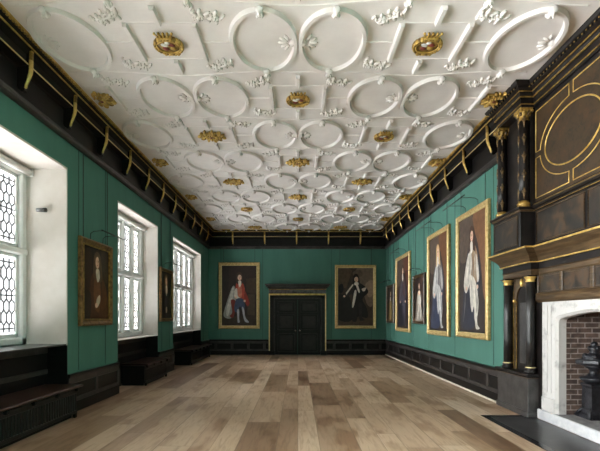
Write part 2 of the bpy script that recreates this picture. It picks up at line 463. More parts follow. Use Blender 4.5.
# ------------------------------------------------------------------ cornice
path = [(XL, YF), (XL, YB), (XR, YB), (XR, 7.40)]
cn = bpy.data.objects.new('trim_1', None); COL.objects.link(cn); cn.location = (0, YB, 4.25); struct(cn)
m = MB()
m.sweep(path, [(0, 4.30), (.04, 4.30), (.04, 4.37), (.04, 4.67), (.06, 4.69), (.165, 4.70), (.178, 4.71), (.178, 4.735), (.16, 4.75), (.16, 4.84), (.20, 4.885), (.235, 4.90), (.235, 4.93), (.27, 4.94), (.285, 4.975), (.30, CEIL), (0, CEIL)], M['ebony'])
m.build('cornice_body', cn)
m = MB(); m.sweep(path, [(0, 4.25), (.05, 4.25), (.075, 4.275), (.08, 4.31), (.07, 4.345), (.038, 4.37), (0, 4.37)], M['ebony_soft']); m.build('lower_moulding', cn)
m = MB(); m.sweep(path, [(.225, 4.902), (.248, 4.902), (.25, 4.918), (.225, 4.918)], M['gold']); m.build('gilt_line', cn)
m = MB(); m.sweep(path, [(.285, 4.968), (.308, 4.972), (.315, CEIL-.001), (.28, CEIL-.001)], M['gold']); m.build('gilt_line', cn)
m = MB(); m.sweep(path, [(.17, 4.714), (.188, 4.714), (.188, 4.728), (.17, 4.728)], M['gold_pale']); m.build('gilt_line', cn)
# little gilt dentils
m = MB()
def bead(x, y): m.box((x-.016, y-.016, 4.946), (x+.016, y+.016, 4.970), M['gold_dark'], .008)
y = 4.4
while y < YB-.33:
    bead(XL+.292, y)
    if y > 7.42: bead(XR-.292, y)
    y += .055
x = XL+.36
while x < XR-.36: bead(x, YB-.292); x += .055
m.build('gilt_dentils', cn)

def bracket(kind):
    """profile (out, z) of an S console; returns mesh objects built at the wall origin facing +X"""
    pth = [(.222, 4.895), (.216, 4.84), (.214, 4.78), (.212, 4.71), (.212, 4.66), (.204, 4.61), (.172, 4.53), (.146, 4.47), (.138, 4.43), (.150, 4.395)]
    body = [(0.02, 4.895)] + [(o-.012, z) for o, z in pth] + [(.10, 4.38), (.05, 4.42), (.02, 4.5)]
    b = MB(); b.prism(body, lambda u, v, d: (u, d, v), -.026, .026, M['ebony'])
    g = MB(); n = len(pth)
    k = 9
    pts = pth[:k]
    vs = []; fs = []
    for i, (o, z) in enumerate(pts):
        w = .029 if i < 6 else .029-.005*(i-5)
        for yy, oo in ((-w, 0), (-w*.5, .012), (w*.5, .012), (w, 0), (w, -.02), (-w, -.02)): vs.append((o+oo, yy, z))
    for i in range(k-1):
        for j in range(6): fs.append((i*6+j, i*6+(j+1) % 6, (i+1)*6+(j+1) % 6, (i+1)*6+j))
    fs += [list(range(6)), [(k-1)*6+j for j in range(6)]]
    up = [f for f in fs if len(f) == 4 and max(f) <= 17] + [list(range(6))]
    g.add(vs, [f for f in fs if f not in up], M['gold']); g.add(vs[:18], up, M['gold_dark'])
    return b, g
bb, gg = bracket(0)
b0 = bb.build('bracket', None); s0 = gg.build('gilt_strap', None)
places = [(XL, 5.6+1.105*k, 0) for k in range(11)] + [(XR, 7.78+1.112*k, PI) for k in range(9)] + [(-2.60+1.272*k, YB, -PI/2) for k in range(5)]
for i, (x, y, rz) in enumerate(places):
    b = b0 if i == 0 else b0.copy(); s = s0 if i == 0 else s0.copy()
    if i: COL.objects.link(b); COL.objects.link(s)
    b.parent = cn; b.location = Vector((x, y, 0))-Vector(cn.location); b.rotation_euler = (0, 0, rz)
    s.parent = b; s.location = (0, 0, 0)

# ------------------------------------------------------------------ wainscot
def wains(name, path, length_pts, gaps=()):
    """path straight run [(x,y),(x,y)]"""
    root = bpy.data.objects.new(name, None); COL.objects.link(root); root.location = (path[0][0], path[0][1], 0); struct(root)
    mm = M['ebony_soft']
    m = MB(); m.sweep(path, [(0, 0), (.035, 0), (.035, .15), (.028, .165), (.012, .165), (.012, WH-.06), (0, WH-.06)], M['ebony']); m.build('back_board', root)
    m = MB()
    m.sweep(path, [(.012, .165), (.03, .17), (.03, .225), (.014, .235), (.012, .235)], mm)
    m.sweep(path, [(.012, .46), (.014, .46), (.03, .47), (.03, .56), (.012, .56)], mm)
    p0, p1 = Vector(path[0]), Vector(path[1]); d = (p1-p0).normalized(); nrm = Vector((d.y, -d.x))
    for t in length_pts:
        c = p0+d*t
        m.prism([(-.05, .012), (.05, .012), (.042, .03), (-.042, .03)], lambda u, v, z: (c.x+d.x*u+nrm.x*v, c.y+d.y*u+nrm.y*v, z), .22, .48, mm)
    m.build('rails_and_stiles', root)
    m = MB(); m.sweep(path, [(0, .56), (.034, .56), (.045, .585), (.05, .60), (.05, .612), (.03, WH), (0, WH)], M['ebony']); m.build('dado_cap', root)
    return root
piers = [(YF, -3.4), (-.8, .4), (3.0, 4.37), (6.87, 8.78), (11.30, 12.67), (16.30, YB)]
for i, (a, b) in enumerate(piers):
    n_ = max(1, round((b-a)/.85))
    o = wains('baseboard_left', [(XL, a), (XL, b)], [(b-a)*(k+.0)/n_ for k in range(n_+1)])
wains('baseboard_right', [(XR, YB), (XR, 7.62)], [.5+.9*k for k in range(11)])
wains('baseboard_back_west', [(XL, YB), (-1.16, YB)], [.3, .95, 1.6, 2.25]).name = 'baseboard_back'
wains('baseboard_far', [(1.10, YB), (XR, YB)], [.35, 1.0, 1.6, 2.2]).name = 'baseboard_back.001'
m = MB(); m.box((XR-.052, 7.64, 0), (XR-.034, YB-.04, .032), M['pale_strip']); st = struct(m.build('trim_2'))
# dark panels under the windows
for i, w in enumerate(WIN):
    m = MB(); xa = XL-NICHE
    for y, sg in ((w[0], 1), (w[1], -1)): m.box((xa, y, 0), (XL+.001, y+sg*.012, w[4]), M['ebony'])
    m.box((xa, w[0]+.012, 0), (xa+.02, w[1]-.012, w[4]-.02), M['ebony'])
    m.box((xa+.02, w[0]+.012, WH+.02), (xa+.035, w[1]-.012, WH+.09), M['ebony_soft'], .004); m.box((xa+.02, w[0]+.012, w[4]-.12), (xa+.035, w[1]-.012, w[4]-.03), M['ebony_soft'], .004)
    m.box((xa-.02, w[0]+.012, w[4]-.03), (xa+.05, w[1]-.012, w[4]+.002), M['ebony'], .006)
    struct(m.build('trim_%d' % (3+i)))

# ------------------------------------------------------------------ ceiling plasterwork
PX, PY = 1.64, 1.4175
Y0 = 6.97
ROWS = [(Y0+PY*k, (k % 2 == 0)) for k in range(-2, 8)]
def rib_loop(cx, cy, a, b, w=.035, h=.050, n=48):
    m = MB(); prof = [(-w, 0), (-w*.62, -h), (w*.62, -h), (w, 0)]
    vs = []; fs = []
    for i in range(n):
        t = 2*PI*i/n; px, py = a*math.cos(t), b*math.sin(t); nx, ny = math.cos(t)/a, math.sin(t)/b; l = math.hypot(nx, ny)
        for o, z in prof: vs.append((cx+px+nx/l*o, cy+py+ny/l*o, CEIL+z))
    for i in range(n):
        i2 = (i+1) % n
        for j in range(3): fs.append((i*4+j, i*4+j+1, i2*4+j+1, i2*4+j))
    m.add(vs, fs, M['plaster']); return m
def rib_path(m, pts, w, h):
    path = pts; prof = [(-w, CEIL+.002), (-w*.65, CEIL-h), (w*.65, CEIL-h), (w, CEIL+.002)]
    m.sweep(path, prof, M['plaster'])
# prototypes at the origin, copied with shared mesh data
def proto(mb, name):
    o = mb.build(name, None); o.parent = ceiling; return o
ZC = 0
oval = None
def boss_mb():
    m = MB(); m.ell((0, 0, CEIL-.06), (.034, .07, .045), M['plaster'], 8, 6)
    for q in (-.055, .055): m.ell((0, q, CEIL-.055), (.05, .02, .04), M['plaster'], 8, 5)
    for k in (-1, 0, 1): m.ell((k*.024, -.015+.03*abs(k), CEIL-.085), (.012, .03, .03), M['plaster'], 7, 5)
    return m
def spray_mb(seed, elong=1.0, size=1.0):
    r = random.Random(seed); m = MB()
    m.tube([(-.2*elong*size, 0, CEIL-.012), (0, .03*size, CEIL-.016), (.2*elong*size, -.01*size, CEIL-.012)], .013, M['plaster'], 6)
    for i in range(9):
        u = (i/8-.5)*.40*elong*size; sd = 1 if i % 2 else -1
        v = sd*r.uniform(.035, .10)*size
        m.ell((u, v, CEIL-.01), (r.uniform(.045, .065)*size, r.uniform(.018, .028)*size, r.uniform(.016, .028)), M['plaster'], 7, 5, sd*r.uniform(.6, 1.6))
        m.ell((u*.9, v*.35, CEIL-.01), (.035*size, .02*size, .03), M['plaster'], 7, 5, r.uniform(0, PI))
    for q, w_ in ((-.09, .03), (.10, -.02)):
        m.ell((q*size, w_, CEIL-.02), (.034*size, .034*size, .042), M['plaster'], 8, 5)
        for k in range(5):
            an = 2*PI*k/5; m.ell((q*size+.045*size*math.cos(an), w_+.045*size*math.sin(an), CEIL-.014), (.026*size, .018*size, .03), M['plaster'], 7, 5, an)
    return m
def leaf_mb():
    m = MB()
    for k in range(5):
        an = (k-2)*.55; m.ell((.10+.09*math.cos(an), .11*math.sin(an), CEIL-.006), (.065, .022, .022), M['plaster'], 7, 5, an)
    m.ell((.075, 0, CEIL-.01), (.04, .05, .04), M['plaster'], 8, 5)
    return m
def panel_mb():
    m = MB()
    for sx in (-1, 1):
        rib_path(m, [(sx*.41, -.37), (sx*.41, .37)], .033, .050)
        rib_path(m, [(sx*.445, 0), (sx*.79, 0)], .02, .016)
    for sy in (-1, 1):
        rib_path(m, [(-.39, sy*.36), (.39, sy*.36)], .02, .009)
        rib_path(m, [(0, sy*.365), (0, sy*.655)], .036, .055)
    return m
protos = {}
def place(kind, maker, name, x, y, rz=0, sxy=(1, 1)):
    if kind not in protos: o = maker().build(name, None); protos[kind] = o
    else: o = protos[kind].copy(); COL.objects.link(o)
    o.parent = ceiling; o.location = (x, y, 0); o.rotation_euler = (0, 0, rz); o.scale = (sxy[0], sxy[1], 1)
XE = 3.23
for ry, odd in ROWS:
    sites = [0, -2*PX, 2*PX] if odd else [-PX, PX]
    pairs = [-PX, PX] if odd else [0]
    ov = [c+s*.432 for c in pairs for s in (-1, 1)]
    if not odd: ov += [-2*PX+.432, 2*PX-.432]
    for cx in ov:
        place('oval', lambda: rib_loop(0, 0, .40, .605), 'oval_rib', cx, ry)
        for s in (-1, 1): place('boss', boss_mb, 'rib_boss', cx, ry+s*.62)
        near = min(pairs+([-2*PX, 2*PX] if not odd else []), key=lambda c: abs(c-cx))
        place('leaf', leaf_mb, 'leaf_ornament', near, ry, 0 if cx > near else PI)
    for sx in sites:
        if abs(sx) < 3: place('panel', panel_mb, 'panel_ribs', sx, ry)
        else:
            sg = 1 if sx > 0 else -1
            def half():
                m = MB(); rib_path(m, [(-.41, -.37), (-.41, .37)], .033, .050); rib_path(m, [(-.445, 0), (-.79, 0)], .02, .016)
                for sy in (-1, 1): rib_path(m, [(-.39, sy*.36), (-.06, sy*.36)], .02, .009)
                return m
            place('half', half, 'panel_ribs', sx, ry, 0 if sg > 0 else PI)
        for ax in (-1, 1):
            for ay in (-1, 1):
                if abs(sx+ax*.6) < 3.0: place('spray%d' % ((ax*ay+1)//2), lambda: spray_mb(3+ax*ay, 1.0, .88), 'flower_spray', sx+ax*.58, ry+ay*.49, -ax*ay*.35)
    # low wavy band between this row and the next
    m = MB(); pts = []
    yy = ry+PY/2; n = 60
    for i in range(n+1):
        x = -XE+2*XE*i/n
        ph = math.cos(2*PI*x/(2*PX)*1)*(1 if odd else -1)      # +1 over a crest of this row
        pts.append((x, yy+.055*math.cos(2*PI*x/PX)*.35+.045*ph))
    rib_path(m, pts, .022, .012); m.build('wavy_rib', ceiling)

# gilded crests on the ceiling
def crest(typ, half=0):
    """built round the origin, under z=0"""
    parts = {}
    m = MB(); G, GD = M['gold'], M['gold_dark']
    def ok(x): return half == 0 or x*half <= .05
    if typ == 0:
        n = 26
        for i in range(n):
            t = 2*PI*i/n; m.ell((.17*math.cos(t), .15*math.sin(t)+.03, -.03), (.034, .022, .035), G if i % 2 else GD, 7, 5, t+PI/2)
        m.tube([(.145*math.cos(2*PI*i/24), .125*math.sin(2*PI*i/24)+.03, -.045) for i in range(24)], .012, G, 6, True)
        for k in range(-2, 3): m.ell((k*.04, .19, -.03), (.03, .03, .03), G, 7, 5)
        parts['cartouche'] = m
        s = MB()
        s.lathe((0, .03, 0), [(.14, -.002), (.14, -.03), (.11, -.04)], GD, 20)
        for x, y, a, mat in ((-.045, .0, .05, 'silver_leaf'), (.045, .0, .05, 'red_enamel'), (-.045, .07, .045, 'red_enamel'), (.045, .07, .045, 'gold'), (0, -.045, .035, 'silver_leaf')):
            s.ell((x, y, -.04), (a, .034, .014), M[mat], 8, 5, .5)
        parts['shield'] = s
        c = MB()
        c.box((-.09, -.155, -.06), (.09, -.12, -.01), G, .008)
        for k in range(5):
            x = (k-2)*.042; c.tube([(x, -.15, -.035), (x*1.15, -.20, -.04), (x*1.25, -.215, -.04)], [.014, .010, .006], G, 6); c.ell((x*1.25, -.222, -.04), (.017, .015, .017), G, 7, 5)
        parts['crown'] = c
    else:
        r = random.Random(5)
        for i in range(22):
            t = 2*PI*i/22; rad = .15+.05*(i % 2)+r.uniform(-.015, .015); x, y = rad*1.1*math.cos(t), rad*.98*math.sin(t)
            if not ok(x): continue
            m.ell((x, y, -.03), (.055, .024, .035), G if i % 3 else GD, 7, 5, t+r.uniform(-.5, .5))
        for i in range(14):
            t = 2*PI*i/14; x, y = .10*math.cos(t), .09*math.sin(t)
            if not ok(x): continue
            m.ell((x, y, -.045), (.034, .02, .03), G, 7, 5, t+.6)
        parts['foliage'] = m
        s = MB()
        s.ell((0 if not half else -half*.04, 0, -.03), (.085 if not half else .05, .075, .035), GD, 12, 6)
        s.ell((-.02 if not half else -half*.05, .01, -.06), (.025, .03, .012), M['red_enamel'], 8, 5)
        parts['shield'] = s
        if not half:
            c = MB(); c.box((-.07, -.14, -.06), (.07, -.105, -.01), G, .008)
            for k in range(3): c.ell(((k-1)*.05, -.155, -.045), (.018, .022, .018), G, 7, 5)
            parts['crown'] = c
        else:
            c = MB()
            for k in range(6): c.box((-half*.02, -.15+k*.055, -.04), (-half*.22, -.125+k*.055, -.005), G, .006)
            parts['gilt_bars'] = c
    return parts
crest_src = {}
ORD = ['first', 'second', 'third', 'fourth', 'fifth', 'sixth']
rows_named = {0: 'the middle row of the ceiling', -1: 'the ceiling row between middle and windows', 1: 'the ceiling row between middle and fireplace', -2: 'the row along the window cornice', 2: 'the row along the fireplace cornice'}
cnt = {}
for ry, odd in ROWS:
    for k in ([0, -2, 2] if odd else [-1, 1]):
        if odd and ry < 5 or ry > 17.2: continue
        if k == 2 and ry < 7.2 and False: continue
        sx = k*PX if abs(k) < 2 else math.copysign(3.16, k)
        half = 0 if abs(k) < 2 else (1 if k > 0 else -1)
        cnt[k] = cnt.get(k, 0)+1
        typ = 0 if (abs(k) < 2 and cnt[k] in (1, 4)) else 1
        if k == 1 and cnt[k] < 3: typ = 0
        word = {0: 'gilded crowned oval crest', 1: 'gilded leafy crest'}[typ] if not half else 'gilded half crest'
        lab = '%s, %s from camera in %s' % (word, ORD[cnt[k]-1], rows_named[k])
        root = thing('ceiling_crest', lab, 'crest', (sx, ry, CEIL), 'gilded crests on the plaster ceiling')
        key = (typ, half)
        if key not in crest_src:
            crest_src[key] = {}
            for nm, mb in crest(typ, half).items():
                o = mb.build(nm, root, origin=parent_world(root)) if False else None
                me_o = MB(); me_o.v, me_o.f, me_o.m, me_o.mats, me_o.sm = mb.v, mb.f, mb.m, mb.mats, mb.sm
                ob = me_o.build(nm, None); ob.parent = root; ob.location = (0, 0, 0); crest_src[key][nm] = ob
        else:
            for nm, src in crest_src[key].items():
                ob = src.copy(); COL.objects.link(ob); ob.parent = root; ob.location = (0, 0, 0)
        root.scale = (1.0, 1.0, 1.0)

# ------------------------------------------------------------------ door at the far end
dr = bpy.data.objects.new('door_1', None); COL.objects.link(dr); dr.location = (0, YB, 0); struct(dr)
K = 440/17.7
dx = lambda px: (px-298)/K
dz = lambda py: E-(py-317)/K
DX0, DX1 = dx(275), dx(320.3); DT = dz(299); O0, O1 = dx(269.2), dx(325.8)
m = MB()
for a, b in ((O0, DX0), (DX1, O1)): m.box((a, YB-.10, 0), (b, YB, DT+.19), M['ebony'], .01)
m.box((O0, YB-.10, DT), (O1, YB, DT+.19), M['ebony'], .01)
for a, b in ((O0-.02, DX0+.0), (DX1, O1+.02)): m.box((a, YB-.12, 0), (b, YB, .17), M['ebony'], .01)
m.build('architrave', dr)
m = MB(); m.box((O0, YB-.11, dz(294)), (O1, YB, dz(289.6)), M['mauve']); m.build('door_frieze', dr)
m = MB(); hw = (dx(326)-dx(268))/2; cx = (O0+O1)/2
for w, d, z0, z1 in ((hw-.03, .13, dz(289.6), dz(288.4)), (hw+.03, .19, dz(288.4), dz(287)), (hw+.09, .26, dz(287), dz(285.6)), (hw+.13, .30, dz(285.6), dz(284.3))): m.box((cx-w, YB-d, z0), (cx+w, YB, z1), M['ebony_soft'], .012)
m.build('door_cornice', dr)
m = MB()
for x in (O0+.012, O1-.012): m.box((x-.022, YB-.125, .17), (x+.022, YB-.09, dz(294)), M['gold_pale'], .006)
m.box((O0-.01, YB-.125, dz(295)-.012), (O1+.01, YB-.09, dz(294)+.012), M['gold'], .006)
m.box((O0-.02, YB-.15, dz(289.6)-.012), (O1+.02, YB-.11, dz(289.6)+.014), M['gold_dark'], .004)
m.build('gilt_moulding', dr)
m = MB()
for x in (DX0-.03, DX1+.03): m.box((x-.012, YB-.108, .0), (x+.012, YB-.098, DT+.03), M['ebony_soft'], .003)
m.box((DX0-.03, YB-.108, DT+.02), (DX1+.03, YB-.098, DT+.045), M['ebony_soft'], .003)
m.build('inner_moulding', dr)
mid = (DX0+DX1)/2
for a, b, kx in ((DX0, mid-.003, mid-.09), (mid+.003, DX1, mid+.09)):
    m = MB(); fy = YB-.055
    m.box((a, fy, .01), (b, YB-.01, DT), M['ebony'])
    for z0, z1 in ((.14, .84), (1.02, 1.62), (1.72, DT-.12)):
        # raised field with sunk moulding around it
        x0, x1 = a+.13, b-.13
        for (p, q) in (((x0-.02, z0-.02), (x1+.02, z0)), ((x0-.02, z1), (x1+.02, z1+.02)), ((x0-.02, z0), (x0, z1)), ((x1, z0), (x1+.02, z1))):
            m.box((p[0], fy-.014, p[1]), (q[0], fy+.01, q[1]), M['chim_black'], .004)
        m.box((x0+.06, fy-.010, z0+.06), (x1-.06, fy+.01, z1-.06), M['chim_black'], .008)
    lf = m.build('door_leaf', dr)
    m = MB(); m.lathe((kx, YB-.055, .98), [(.03, 0), (.03, -.008), (.012, -.012), (.012, -.035), (.03, -.045), (.036, -.06), (.026, -.075), (.005, -.08)], M['steel'], 14, 'Y'); m.build('door_knob', lf)

# ------------------------------------------------------------------ radiator benches
def bench(label, y0, y1, slats=True, xf=-3.36, topx=-3.30):
    root = thing('radiator_bench', label, 'bench', (xf, (y0+y1)/2, 0), 'radiator benches under the windows')
    xb = XL-.10 if True else XL
    m = MB(); bx = XL-NICHE+.04
    m.box((bx, y0, .06), (xf-.02, y1, .44), M['ebony']); m.box((bx, y0+.05, 0), (xf-.06, y1-.05, .06), M['ebony']); m.build('case', root)
    m = MB()
    if slats:
        m.box((xf-.02, y0, .36), (xf+.004, y1, .43), M['chim_black'], .004); m.box((xf-.02, y0, .06), (xf+.004, y1, .11), M['chim_black'], .004)
        y = y0+.03
        while y < y1-.02: m.box((xf-.022, y, .10), (xf-.002, y+.035, .37), M['chim_black'], .006); y += .062
    else:
        n = 2; pw = (y1-y0)/n
        for z0, z1 in ((.06, .13), (.37, .43)): m.box((xf-.02, y0, z0), (xf+.004, y1, z1), M['chim_black'], .004)
        for k in range(n+1):
            yy = y0+k*pw; m.box((xf-.02, max(y0, yy-.06), .12), (xf+.004, min(y1, yy+.06), .38), M['chim_black'], .004)
        for k in range(n):
            q = y0+k*pw+.1
            while q < y0+(k+1)*pw-.09: m.box((xf-.022, q, .13), (xf-.010, q+.025, .37), M['ebony']); q += .05
    m.build('front_grille', root)
    m = MB(); m.box((bx, y0-.03, .455), (topx, y1+.09, .49), M['bench_top'], .010); m.build('seat_board', root)
    m = MB(); k = int((y1-y0)/.5)
    for i in range(k+1):
        yy = y0+.05+i*(y1-y0-.1)/max(1, k); m = MB(); m.box((xf-.01, yy-.025, .40), (topx-.012, yy+.025, .455), M['ebony'], .006); m.build('corbel_block', root)
    for yy in (y0+.03, y1-.07):
        m = MB(); m.box((xf-.03, yy, 0), (xf+.012, yy+.05, .07), M['ebony'], .006); m.build('foot', root)
bench('long black slatted radiator bench under the nearest window, brown top', 4.45, 6.69)
bench('short black radiator bench under the window between the window-wall portraits', 9.69, 11.28)
bench('black panelled radiator bench in the far corner under the last window', 13.85, 16.80, slats=False)

# ------------------------------------------------------------------ chimneypiece
mir = lambda y: 2*YC-y
XC = 3.62
cp = thing('chimneypiece', 'towering black and gold carved chimneypiece with columns and oval overmantel', 'fireplace', (XC, YC, 0))
BK, BW, GO, GDk = M['chim_black'], M['brown_wood'], M['gold'], M['gold_dark']
def gold_line(parent, pts, r=.010, mat=None, closed=False):
    m = MB(); m.tube(pts, r, mat or GO, 6, closed); return m.build('gilt_line', parent)
def ymap(pt, far): return pt if far else (pt[0], mir(pt[1]))+tuple(pt[2:])
def mirrored(mb, far):
    if not far: mb.v = [(x, mir(y), z) for x, y, z in mb.v]
    return mb
def column_mb(x, y, z0, z1, r0, r1, mat, n=24):
    m = MB(); h = z1-z0
    m.lathe((x, y, 0), [(r0, z0), (r0*1.01, z0+h*.3), (r0*.97, z0+h*.6), (r1, z1)], mat, n); return m
PF = 3.46            # pedestal front
for far in (True, False):
    # pedestal
    m = MB()
    m.box((PF, 6.62, 0), (XC+.12, 7.63, .60), M['slate'], .006)
    m.box((PF-.02, 6.60, 0), (XC+.12, 7.65, .09), M['slate'], .012)
    ped = mirrored(m, far).build('pedestal', cp)
    m = MB(); m.box((PF-.022, 6.60, .60), (XC+.12, 7.66, .625), M['chim_black'], .006); m.box((PF-.035, 6.585, .625), (XC+.12, 7.67, .665), M['chim_black'], .010)
    mirrored(m, far).build('pedestal_cap', ped)
    m = MB(); m.box((PF-.026, 6.597, .592), (XC-.01, 7.655, .602), M['brown_wood']); mirrored(m, far).build('gilt_line', ped)
    # lower columns
    for yc in (7.42, 6.70):
        x = 3.54
        c = mirrored(column_mb(x, yc, .76, 2.06, .068, .060, M['column_black']), far).build('column', cp)
        m = MB(); m.lathe((x, yc, 0), [(.095, .665), (.095, .70), (.078, .705), (.086, .72), (.09, .735), (.074, .75), (.07, .765)], BK, 24)
        mirrored(m, far).build('column_base', c)
        m = MB(); m.lathe((x, yc, 0), [(.072, .742), (.078, .748), (.078, .758), (.07, .764)], M['gold_pale'], 24); mirrored(m, far).build('gilt_ring', c)
        m = MB(); m.lathe((x, yc, 0), [(.062, 2.05), (.072, 2.06), (.066, 2.075), (.064, 2.09), (.085, 2.12), (.088, 2.135)], GO, 24); m.box((x-.092, yc-.092, 2.132), (x+.06, yc+.092, 2.15), BK, .004)
        mirrored(m, far).build('capital', c)
    # arched niche panel between the columns
    m = MB(); m.box((XC-.0, 6.62, .665), (XC+.12, 7.63, 2.15), BK); np_ = mirrored(m, far).build('niche_panel', cp)
    m = MB(); fx = XC-.02
    cy, hw_ = 7.06, .19
    arch = [(cy+.29, .665), (cy+.29, 2.14), (cy-.29, 2.14), (cy-.29, .665), (cy-hw_, .665), (cy-hw_, 1.78)] + [(cy-hw_*math.cos(PI*i/12), 1.78+.24*math.sin(PI*i/12)) for i in range(1, 12)] + [(cy+hw_, 1.78), (cy+hw_, .665)]
    m.prism(arch, lambda u, v, d: (d, u, v), fx, XC+.01, BW); mirrored(m, far).build('arch_surround', np_)
    m = MB()
    m.box((XC-.012, cy-.10, .78), (XC+.005, cy+.10, 1.75), M['slate'], .006); mirrored(m, far).build('sunk_panel', np_)
    for yy, zz, hh in ((cy-hw_-.045, 1.78, .032), (cy+hw_+.045, 1.78, .032), (cy, 2.07, .07)): m = MB(); m.ell((fx-.01, yy, zz), (.03, .033, hh), GO, 10, 6); mirrored(m, far).build('gilt_stud', np_)
    for yy in (cy-.285, cy+.285, cy-hw_, cy+hw_): m = MB(); m.box((fx-.006, yy-.006, .665), (fx+.002, yy+.006, 1.95 if abs(yy-cy) > .2 else 1.78), M['gold_dark']); mirrored(m, far).build('gilt_line', np_)

# plan paths (far wall -> near wall)
def plan(pf, y1, y0, xc): return [(XR+.06, y1), (pf, y1), (pf, y0), (xc, y0), (xc, mir(y0)), (pf, mir(y0)), (pf, mir(y1)), (XR+.06, mir(y1))]
p1 = plan(3.50, 7.47, 6.60, XC)
m = MB(); m.sweep(p1, [(-.30, 2.15), (.0, 2.15), (.012, 2.17), (.012, 2.225), (.03, 2.24), (-.3, 2.24)], BW); m.build('architrave', cp)
m = MB(); m.sweep(p1, [(-.30, 2.24), (.015, 2.24), (.015, 2.335), (-.3, 2.335)], BK); m.build('black_frieze', cp)
m = MB(); m.sweep(p1, [(-.30, 2.335), (.04, 2.335), (.048, 2.36), (.065, 2.40), (.10, 2.45), (.15, 2.49), (.175, 2.52), (.19, 2.53), (.19, 2.565), (-.3, 2.565)], BW); sh = m.build('mantel_shelf', cp)
m = MB(); m.sweep(p1, [(.03, 2.335), (.052, 2.335), (.054, 2.352), (.03, 2.352)], GO); m.build('gilt_line', sh)
m = MB(); m.sweep(p1, [(.17, 2.535), (.202, 2.535), (.204, 2.556), (.17, 2.556)], GO); m.build('gilt_line', sh)

# frieze of painted panels over the fire opening
m = MB()
ya, yb = 6.62, mir(6.62)
m.box((XC+.02, yb, 1.74), (XC+.20, ya, 2.16), BK)
fz = m.build('frieze_board', cp)
m = MB(); m.sweep([(XC, ya), (XC, yb)], [(-.1, 1.74), (.02, 1.74), (.045, 1.77), (.05, 1.80), (.04, 1.83), (.055, 1.86), (.02, 1.885), (-.1, 1.885)], BW); m.build('bolection_moulding', cp)
pitch = .635
for k in range(-2, 3):
    yy = YC+k*pitch; a, b = max(yb, yy-.03), min(ya, yy+.03)
    m = MB(); m.box((XC-.012, a, 1.88), (XC+.03, b, 2.15), BW, .004); m.build('frieze_stile', cp)
for k in range(-2, 2):
    a, b = YC+k*pitch+.03, YC+(k+1)*pitch-.03
    a, b = max(a, yb), min(b, ya)
    m = MB(); m.box((XC+.002, a, 1.885), (XC+.03, b, 2.15), M['painted']); pn = m.build('frieze_panel', cp)
    m = MB(); y0_, y1_ = a+.02, b-.02
    m.tube([(XC, y0_, 1.905), (XC, y1_, 1.905), (XC, y1_, 2.13), (XC, y0_, 2.13)], .007, BW, 4, True); m.build('gilt_line', pn)
# dark strips beside the stone
for far in (True, False):
    m = MB(); m.box((XC, 6.53, .02), (XC+.2, 6.625, 1.76), BK); mirrored(m, far).build('side_strip', cp)

# overmantel
PD = 3.33
FX = 3.555
for far in (True, False):
    m = MB(); m.box((PD, 6.60, 2.565), (XR+.15, 7.50, 3.10), BK, .006); dd = mirrored(m, far).build('overmantel_pedestal', cp)
    m = MB(); m.box((PD-.008, 6.68, 2.63), (PD+.01, 7.42, 3.04), M['painted']); mirrored(m, far).build('painted_panel', dd)
    m = MB(); m.tube([(PD-.006, a, b) for a, b in ((6.67, 2.62), (7.43, 2.62), (7.43, 3.05), (6.67, 3.05))], .008, BW, 4, True); mirrored(m, far).build('panel_moulding', dd)
    m = MB(); m.box((PD-.02, 6.58, 3.10), (XR+.15, 7.52, 3.13), BW, .006); m.box((PD-.045, 6.555, 3.13), (XR+.15, 7.545, 3.17), BK, .010); mirrored(m, far).build('pedestal_cap', dd)
    m = MB(); m.box((3.49, 6.60, 3.17), (XR+.15, 7.50, 4.66), BK); bp_ = mirrored(m, far).build('pier_panel', cp)
    m = MB(); m.box((3.475, 6.93, 3.3), (3.495, 7.12, 4.5), M['chim_black'], .006); mirrored(m, far).build('raised_field', bp_)
    for yc in (7.376, 6.67):
        x = 3.42
        c = mirrored(column_mb(x, yc, 3.25, 4.50, .074, .066, BK), far).build('column', cp)
        m = MB(); m.lathe((x, yc, 0), [(.098, 3.17), (.098, 3.19), (.085, 3.20), (.095, 3.215), (.095, 3.235), (.078, 3.25), (.074, 3.27)], GDk, 24); mirrored(m, far).build('column_base', c)
        m = MB(); rr = random.Random(int(yc*100))
        m.lathe((x, yc, 0), [(.068, 4.48), (.078, 4.49), (.068, 4.505), (.072, 4.55), (.10, 4.60), (.10, 4.615)], GDk, 20)
        for i in range(10):
            an = 2*PI*i/10
            m.ell((x+.088*math.cos(an), yc+.088*math.sin(an), 4.575), (.022, .022, .038), GDk if i % 2 else M['carved_brown'], 7, 5)
        for i in range(4):
            an = PI/4+PI/2*i; m.ell((x+.115*math.cos(an), yc+.115*math.sin(an), 4.61), (.03, .03, .024), GDk, 8, 5)
        m.box((x-.105, yc-.105, 4.615), (x+.09, yc+.105, 4.655), GDk, .008)
        mirrored(m, far).build('capital', c)
        # applied gilt ornament spaced up the shaft
        for an in (PI*.93, PI*1.38):
            for zz in [3.38+.27*i for i in range(5)]:
                m = MB(); px, py = x+.070*math.cos(an), yc+.070*math.sin(an)
                m.ell((px, py, zz), (.018, .024, .06), M['carved_brown'], 8, 6); m.ell((px, py, zz+.06), (.014, .016, .03), M['carved_brown'], 7, 5); m.ell((px, py, zz-.06), (.012, .014, .035), M['carved_brown'], 7, 5)
                for q in (-1, 1): m.ell((px-.018*math.sin(an)*q, py+.018*math.cos(an)*q, zz+.025), (.012, .016, .024), M['carved_brown'], 7, 5)
                mirrored(m, far).build('gilt_ornament', c)
